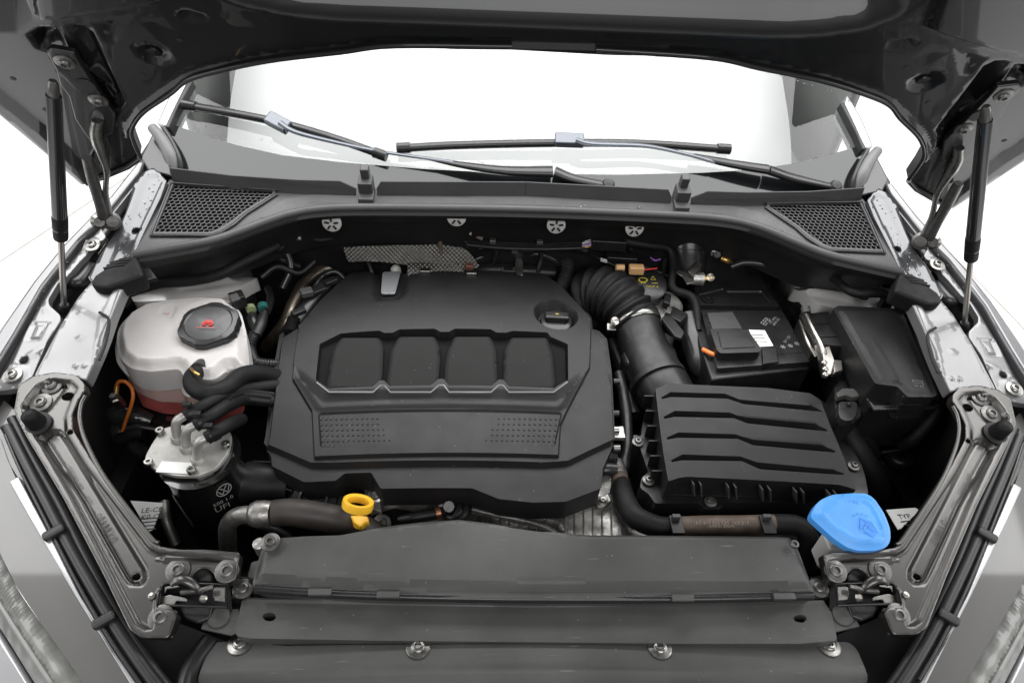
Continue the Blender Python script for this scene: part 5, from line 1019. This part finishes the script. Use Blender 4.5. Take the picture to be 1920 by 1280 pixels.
# ================================================================== rear of the bay
hsd = thing('heat_shield', 'dimpled metallic foil heat shield along the firewall behind the engine', 'heat shield', P(760, 470, .78))
HP = Plane(1.06, .82, 1.2)
def dimp(u, v): return .0012*np.sin(u*2*math.pi/.0085)*np.sin(v*2*math.pi/.0085)+.003*np.sin(u*31+v*50)
pressed('foil', HP, [(644, 464), (700, 461), (780, 459), (850, 455), (880, 470), (900, 500), (860, 512), (740, 494), (700, 490), (654, 492)], FOIL, parent=hsd, res=.0017, skirt=.003, sharp=80, zf=lambda u, v: dimp(u, v)+.008*np.sin(u*14))
pressed('foil', Plane(1.0, .79, .8), [(764, 492), (860, 494), (870, 505), (870, 520), (764, 520)], FOIL, parent=hsd, res=.0017, skirt=.003, sharp=80, zf=dimp)
tp = thing('turbo_pipe', 'curved bronze-grey metal pipe looping behind the left edge of the engine cover', 'pipe', P(560, 560, .8))
tube('pipe', [P(736, 494, .76), P(690, 496, .77), P(640, 498, .78), P(600, 508, .78), P(572, 530, .775), P(552, 565, .765), P(538, 600, .75), P(518, 628, .72), P(500, 650, .68)], .0125, mat('bronze_pipe', (.20, .17, .14), .33, metal=.85, var=.35, vs=30, rv=.1), tp, seg=18)
# harness rail and plugs on the cover's left shoulder
hr = thing('injector_harness', 'black cable duct with grey plug along the left shoulder of the engine cover', 'cable duct', P(580, 560, .8))
tube('duct', [P(634, 524, .80), P(612, 534, .805), P(590, 556, .80), P(566, 590, .79), P(548, 620, .78)], [.010, .014, .014, .013, .010], PLS, hr, seg=14, flat=.8)
tube('loop_cable', [P(645, 522, .80), P(632, 510, .81), P(615, 512, .81), P(596, 528, .80), P(560, 590, .78)], .005, PLS, hr)
box('grey_plug', P(575, 548, .82), (.010, .004, 0), (-.004, .008, 0), (0, 0, .006), RUBG, hr, bevel=.002)
for a, b in [(598, 545), (620, 528), (560, 585)]: box('duct_clip', P(a, b, .818), (.010, .008, 0), (-.004, .005, 0), (0, 0, .005), PLD, hr, bevel=.002)
tube('ribbed_edge', [P(552, 600, .79), P(544, 625, .785)], .012, RUB, hr, corr=(.0012, .0035), seg=14, smooth=0)
# corrugated conduits
def cable(name, label, cat, segs, group=None):
    t = thing(name, label, cat, segs[0][1][0] if isinstance(segs[0][1][0], V) else P(*segs[0][1][0]), group)
    for nm, pts, r, m, corr in segs: tube(nm, [P(*q) for q in pts], r, m, t, corr=corr, seg=14, sharp=80)
    return t
cable('cable_conduit', 'ribbed black conduit curling between coolant tank and engine cover', 'conduit', [('conduit', [(478, 625, .80), (470, 650, .79), (478, 676, .785), (500, 682, .78), (520, 684, .77)], .0085, PLS, (.0011, .0042)), ('plug', [(496, 585, .81), (488, 610, .805), (480, 628, .80)], [.007, .010, .009], PLD, None), ('feed_pipe', [(502, 540, .80), (507, 560, .80), (500, 585, .81)], .007, PLD, None), ('second_pipe', [(468, 578, .80), (474, 600, .80), (482, 622, .79)], [.007, .010, .008], PLS, None)], 'ribbed conduits')
tube('green_ring', [P(469, 576, .812), P(472, 582, .812)], .0085, mat('pale_green', (.22, .26, .13), .5), COL.objects['cable_conduit'], smooth=0); tube('teal_ring', [P(492, 572, .812), P(494, 580, .812)], .0088, mat('teal', (.015, .10, .09), .4), COL.objects['cable_conduit'], smooth=0)
cable('cable_conduit', 'ribbed black conduit standing behind the right rear corner of the engine cover', 'conduit', [('conduit', [(1048, 545, .80), (1060, 520, .81), (1064, 500, .815), (1058, 478, .80)], .0125, RUB, (.0014, .0052)), ('loop_end', [(1058, 480, .80), (1040, 470, .79), (1010, 478, .78)], .010, PLD, None)], 'ribbed conduits')
cable('orange_wire', 'bent orange wire standing on a brass terminal left of the filter', 'wire', [('wire', [(218, 728, .77), (222, 716, .785), (236, 716, .79), (248, 730, .785), (248, 752, .77), (236, 788, .73), (228, 812, .70)], .0028, ORA, None), ('terminal', [(219, 722, .775), (217, 742, .765)], .004, BRS, None)])
lathe('brass_nut', P(217, 748, .76), (0, -.2, 1), [(.009, -.02), (.009, .004), (.006, .006), (.006, .012), (.0001, .012)], STEEL, COL.objects['orange_wire'], seg=6)
cable('main_harness', 'thick taped black harness running under the scuttle to the coolant tank corner', 'harness', [('loom', [(232, 575, .83), (262, 545, .845), (300, 530, .855), (350, 527, .86), (410, 515, .87), (460, 490, .88), (520, 460, .88)], .0095, RUB, None), ('branch', [(400, 500, .86), (440, 488, .86), (500, 480, .84), (560, 500, .80)], .008, PLD, None), ('branch', [(330, 540, .83), (400, 545, .82), (440, 545, .82)], .006, PLD, None)])
fw = thing('firewall_harness', 'bundle of thin black wires strung along the firewall with white and tan plugs', 'wiring', P(960, 460, .85), None)
for k in range(4): tube('wire', [P(870+2*k, 450+3*k, .86), P(940, 456+3*k, .86), P(1020, 458+3*k, .86), P(1092, 456+3*k, .865)], .004, PLD, fw, seg=8)
tube('arching_wire', [P(838, 510, .80), P(829, 480, .83), P(826, 450, .86), P(840, 430, .88), P(865, 428, .88), P(878, 434, .88), P(905, 448, .87)], .0045, BRN, fw)
box('white_plug', P(879, 435, .885), (.005, -.003, 0), (0, .003, 0), (0, 0, .004), WPL, fw, bevel=.001)
for k in range(5): tube('loose_wire', [P(1092, 456+k*2, .87), P(1100, 452+k*3, .875), P(1108, 450+k*3, .875)], .0013, [WPL, WPL, mat('violet_wire', (.25, .1, .4), .5), WPL, BRS][k], fw, seg=6)
box('black_connector', P(1140, 456, .87), (.034, -.002, 0), (0, .012, 0), (0, 0, .012), PLD, fw, bevel=.003); box('black_connector', P(1165, 486, .84), (.03, -.002, 0), (0, .010, 0), (0, 0, .010), PLD, fw, bevel=.003)
tube('connector_neck', [P(1168, 452, .875), P(1215, 460, .87), P(1255, 468, .86), P(1262, 500, .84), P(1262, 540, .82), P(1300, 560, .81), P(1310, 620, .79)], [.009, .007, .007, .007, .008, .008, .006], RUB, fw)
box('white_plug', P(1132, 488, .85), (.006, -.003, 0), (0, .003, 0), (0, 0, .003), WPL, fw, bevel=.001)
tube('arching_wire', [P(1090, 475, .83), P(1110, 478, .845), P(1132, 488, .85), P(1160, 502, .84)], .002, PLD, fw)
tube('tan_plug', [P(1155, 502, .845), P(1170, 502, .845)], .007, TAN, fw, smooth=0); box('tan_plug', P(1193, 505, .845), (.014, 0, 0), (0, .008, 0), (0, 0, .008), TAN, fw, bevel=.002); tube('red_wire', [P(1207, 506, .845), P(1232, 503, .845)], .0013, RED, fw, smooth=0)
tube('violet_wire', [P(1220, 483, .86), P(1228, 488, .862), P(1238, 486, .86)], .0016, MATS['violet_wire'], fw)
tube('hook_wire', [P(700, 520, .80), P(694, 500, .815), P(684, 476, .83), P(692, 472, .83), P(700, 490, .82)], .004, PLS, fw)
for x0, x1, yy in [(880, 905, 490), (1020, 1100, 498)]: tube('dark_pipe', [P(x0-40, yy, .79), P(x0, yy-10, .80), P(x1, yy, .79)], .010, PLD, fw)
for k, (pts, r) in enumerate([([(884, 470, .83), (930, 462, .85), (990, 470, .84), (1050, 462, .86), (1100, 470, .85)], .006), ([(870, 500, .80), (910, 480, .82), (960, 486, .81), (1010, 476, .83), (1060, 500, .80)], .007),
    ([(905, 448, .86), (930, 470, .84), (925, 495, .81)], .005), ([(1000, 455, .86), (1015, 480, .83), (1008, 510, .80)], .005), ([(940, 440, .87), (1000, 436, .88), (1080, 440, .88), (1140, 432, .885)], .004),
    ([(520, 470, .87), (560, 440, .88), (600, 450, .87), (640, 440, .87)], .006), ([(490, 520, .83), (520, 500, .84), (560, 512, .82), (590, 490, .83)], .006), ([(500, 450, .87), (530, 462, .86), (545, 500, .83), (530, 540, .80)], .007),
    ([(1180, 470, .85), (1200, 440, .87), (1240, 445, .87), (1270, 430, .88)], .006), ([(1130, 510, .82), (1180, 520, .81), (1200, 500, .82), (1260, 520, .81)], .005),
    ([(1370, 500, .85), (1400, 492, .86), (1450, 500, .86), (1490, 520, .84)], .007), ([(1330, 440, .88), (1380, 452, .88), (1440, 470, .87)], .006)]):
    tube('wire', [P(*q) for q in pts], r, [PLD, PLS, RUB][k % 3], fw, seg=10)
for a, b, z in [(924, 452, .87), (1012, 454, .87), (965, 470, .85), (560, 445, .885), (505, 452, .88)]: box('wire_clip', P(a, b, z), (.006, 0, 0), (0, .005, 0), (0, 0, .004), DSTEEL, fw, bevel=.001)
for a, b, z in [(556, 442, .887), (562, 446, .887), (505, 466, .87), (512, 470, .87)]: box('pale_pin', P(a, b, z), (.002, 0, 0), (0, .002, 0), (0, 0, .002), WPL, fw, bevel=0)
box('rust_tab', P(521, 436, .89), (.004, 0, 0), (0, .006, 0), (0, 0, .003), mat('rust', (.22, .08, .03), .6), fw, bevel=.001)
tube('dark_pipe', [P(880, 510, .79), P(930, 506, .80), P(1040, 512, .79)], .014, PLD, fw)
# injectors peeping over the rear edge
for i, (a, b) in enumerate([(785, 510), (872, 514)]):
    t = thing('fuel_injector', ['metal injector clamp peeping over the rear of the engine cover, nearer the silver badge', 'metal injector clamp peeping over the rear middle of the engine cover'][i], 'injector', P(a, b, .80), 'injector tops')
    box('bracket', P(a, b, .815), (.018, 0, 0), (0, .004, 0), (0, 0, .006), TAN if 0 else ALU, t, bevel=.001); box('clamp', P(a+12, b-2, .825), (.010, 0, 0), (0, .006, 0), (0, 0, .004), STEEL, t, bevel=.002); box('copper_block', P(a+8, b-14, .82), (.008, 0, 0), (0, .006, 0), (0, 0, .006), mat('rusty_copper%s' % ('' if i == 0 else ''), (.25, .12, .08), .5, metal=.5), t, bevel=.002)
t = thing('engine_hoist_eye', 'pale metal lifting eye behind the rear edge of the engine cover', 'lifting eye', P(972, 500, .80))
prism('eye_plate', [P(a, b, .82) for a, b in [(966, 516), (966, 492), (968, 482), (976, 481), (980, 490), (981, 516)]], .006, ALU, t, bevel=.001); box('base_plate', P(956, 508, .81), (.016, 0, 0), (0, .008, 0), (0, 0, .004), ALUD, t, bevel=.001); box('dark_window', P(953, 503, .816), (.009, 0, 0), (0, .005, 0), (0, 0, .002), BLK, t, bevel=0)
# brake reservoir cap, round booster
br_ = thing('brake_fluid_cap', 'round black brake fluid cap with yellow warning print, behind the ribbed air hose', 'filler cap', P(1215, 540, .8))
c = P(1215, 532, .82); lathe('cap', c, (0, -.3, 1), [(.036, -.03), (.038, -.02), (.037, 0), (.030, .003), (.0001, .003)], PLS, br_, seg=40)
ax = V((0, -.3, 1)).normalized(); ux = V((1, 0, 0)); uy = ax.cross(ux)
text('yellow_print', 'DOT 4', c+ax*.004-uy*.010+ux*.006, ux, uy, .008, YPR, br_)
joined('yellow_symbol', [boxdata(c+ax*.004+ux*(-.010+.008*math.cos(t))+uy*(.006+.005*math.sin(t)), ux*.0014, uy*.0009, ax*.0003) for t in [k*math.pi/8 for k in range(16)]]+[boxdata(c+ax*.004+ux*(-.010), ux*.005, uy*.0016, ax*.0003)]+
    [boxdata(c+ax*.004+ux*(.010+a)+uy*(.010+b), (ux*c_+uy*s_)*.005, (uy*c_-ux*s_)*.0005, ax*.0003) for a, b, c_, s_ in [(0, -.003, 1, 0), (-.0025, .001, .5, .87), (.0025, .001, -.5, .87)]]+[boxdata(c+ax*.004+ux*.012-uy*.001, ux*.006, uy*.0006, ax*.0003)], YPR, br_)
lathe('reservoir', P(1232, 570, .775), UP, [(.05, -.1), (.05, 0), (.045, .004), (.0001, .004)], WPL, br_, seg=30)
bb = thing('vacuum_canister', 'dark round canister under the scuttle, left of the battery clamp', 'canister', P(1290, 465, .86))
lathe('canister', P(1290, 476, .84), (-.1, .5, .85), [(.034, -.04), (.036, 0), (.036, .035), (.032, .045), (.0001, .046)], PLS, bb, seg=36); tube('band', [P(1290, 476, .84)+V((-.001, .005, .008)), P(1290, 476, .84)+V((-.001, .0065, .0105))], .0372, PLD, bb, smooth=0, seg=36)
# strut-side bits left of the filter: taped loom, pipe, round plug
lb2 = thing('taped_loom', 'shiny black taped loom lying in the dark left of the filter canister', 'wiring loom', P(240, 790, .70))
tube('taped_pipe', [P(192, 765, .70), P(215, 775, .71), P(250, 780, .71), P(285, 790, .70)], [.016, .020, .018, .012], FOILB, lb2, seg=20); tube('taped_pipe', [P(192, 785, .69), P(215, 800, .69), P(228, 822, .68)], .014, FOILB, lb2, seg=16)
tube('branch', [P(236, 802, .71), P(262, 800, .71), P(300, 806, .70)], .005, PLS, lb2); tube('branch', [P(222, 825, .69), P(250, 812, .70), P(270, 812, .70)], [.010, .012, .010], RUB, lb2)
tube('silver_hose', [P(230, 815, .68), P(252, 835, .67), P(276, 852, .66)], [.004, .012, .014], FOILB, lb2)
tube('lower_pipe', [P(308, 940, .66), P(312, 975, .65), P(330, 1020, .62)], .008, ALU, lb2)
wp = thing('chassis_leg', 'black chassis leg with round plug and bolt below the coolant tank', 'chassis member', P(280, 760, .68))
prism('leg', [P(a, b, .69) for a, b in [(186, 690), (240, 700), (345, 755), (345, 800), (300, 810), (250, 790), (190, 745)]], .06, GLB, wp, bevel=.004)
lathe('round_plug', P(277, 747, .695), UP, [(.013, 0), (.013, .003), (.006, .004), (.005, .008), (.0001, .008)], ALUD, wp, seg=24); lathe('washer', P(323, 783, .70), UP, [(.010, 0), (.010, .002), (.0001, .002)], STEEL, wp, seg=20); lathe('hole', P(196, 697, .692), UP, [(.006, 0), (.0055, .001), (.0001, .001)], BLK, wp, seg=16)
# right of the air box: dark pipes and brackets deep in the corner
dc = thing('corner_pipework', 'dark pipes and brackets deep in the corner between filter box and washer cap', 'pipework', P(1690, 850, .6))
tube('pipe', [P(1680, 830, .66), P(1670, 855, .66), P(1690, 868, .66), P(1712, 858, .66)], .013, PLS, dc); tube('pipe', [P(1640, 862, .66), P(1655, 885, .64), P(1670, 900, .62)], [.012, .014, .010], FOILB, dc)
prism('bracket', [P(a, b, .68) for a, b in [(1660, 812), (1694, 815), (1696, 830), (1666, 832)]], .01, PLF, dc, bevel=.002); box('block', P(1756, 866, .66), (.012, 0, 0), (0, .014, 0), (0, 0, .012), PLF, dc, bevel=.002)
tube('rod', [P(1745, 815, .70), P(1700, 838, .70), P(1640, 850, .69)], .004, PLS, dc)
prism('inner_shield', [P(a, b, .62) for a, b in [(1640, 900), (1740, 830), (1790, 800), (1760, 900), (1680, 1000), (1620, 960)]], .02, PLD, dc, bevel=.004)
# side parts along the cover's right edge
sv = thing('solenoid_row', 'row of small black and metal solenoids along the right edge of the engine cover', 'solenoids', P(1160, 800, .75))
for a, b, r, m in [(1158, 806, .007, STEEL), (1160, 840, .006, DSTEEL), (1158, 775, .006, PLS), (1160, 715, .006, PLS)]: tube('bolt_head', [P(a-10, b, .755), P(a+2, b, .755)], r, m, sv, smooth=0, seg=12)
for b in (856, 880): tube('solenoid', [P(1130, b, .74), P(1142, b, .74), P(1143, b, .74), P(1156, b, .74)], [.012, .013, .0105, .010], PLS, sv, smooth=0, seg=20)
box('steel_lug', P(1160, 812, .748), (.009, 0, 0), (0, .012, 0), (0, 0, .004), ALUD, sv, bevel=.001); tube('steel_pin', [P(1144, 930, .72), P(1148, 908, .74)], .002, STEEL, sv, smooth=0)
tube('side_hose', [P(1160, 700, .74), P(1172, 760, .73), P(1176, 830, .72), P(1168, 880, .72)], .010, PLD, sv); tube('side_hose', [P(1150, 640, .72), P(1170, 700, .71), P(1190, 780, .70)], .014, PLD, sv)
# engine block filling the dark under everything
eb2 = thing('engine_block', 'dark engine block and ancillaries deep under the cover', 'engine', (-.1, .7, .4))
box('block', (-.12, .75, .55), (.27, 0, 0), (0, .17, 0), (0, 0, .14), BLK, eb2, bevel=.01); box('gearbox_side', (.22, .66, .50), (.16, 0, 0), (0, .16, 0), (0, 0, .10), BLK, eb2, bevel=.01)
box('radiator', (0, .40, .58), (.34, 0, 0), (0, .03, 0), (0, 0, .17), BLK, eb2, bevel=.005)
# ================================================================== water drops on the wet metal (nobody could count them)
def drops(name, regions, seed, label=None):
    rg = random.Random(seed); vs, fs = [], []
    for pl, (x0, y0, x1, y1), n, rmax, wx in regions:
        for _ in range(n):
            t = rg.random(); a = x0+(x1-x0)*t+rg.uniform(-wx, wx); b = y0+(y1-y0)*t+rg.uniform(-wx, wx)*.6; c = pl.hit(a, b, 0); r = rmax*rg.uniform(.35, 1)*rg.uniform(.6, 1); k0 = len(vs)
            e1 = V((1, 0, 0)); e2 = pl.e2; st = rg.uniform(.8, 1.5)
            vs.append(c+pl.n*r*.45)
            for q, h in ((.6, .34), (1, 0)):
                for k in range(8): t_ = math.pi/4*k; vs.append(c+e1*r*q*math.cos(t_)+e2*r*q*st*math.sin(t_)+pl.n*r*h)
            for k in range(8): k2 = (k+1) % 8; fs.append((k0, k0+1+k, k0+1+k2)); fs.append((k0+1+k, k0+9+k, k0+9+k2, k0+1+k2))
    return mk(name, vs, fs, WATER, None, sharp=80)
WATER = mat('water', (.95, .97, 1), .02, trans=1)
rrp = Plane(.37, .806, .25)
o = drops('water_drops', [(rrp, (290, 330, 190, 520), 30, .0022, 12), (Plane(.37, .806, .25), (1640, 360, 1735, 540), 34, .0024, 12), (SC, (1050, 385, 1220, 388), 5, .005, 3), (WSP, (380, 240, 700, 290), 60, .002, 22), (WSP, (800, 300, 1080, 305), 30, .0026, 20), (WSP, (1110, 180, 1140, 260), 14, .002, 20), (BN, (504, 106, 740, 80), 30, .0018, 3), (BN, (740, 80, 1100, 86), 30, .0018, 3), (BN, (1100, 86, 1280, 104), 20, .002, 3), (BN, (1280, 102, 1420, 128), 14, .0013, 2), (BN, (1420, 130, 1560, 172), 14, .0013, 2), (SHUT, (40, 590, 170, 440), 40, .0022, 16), (SHUT, (1760, 470, 1880, 600), 40, .0022, 16)], 5)
tag(o, kind='stuff')
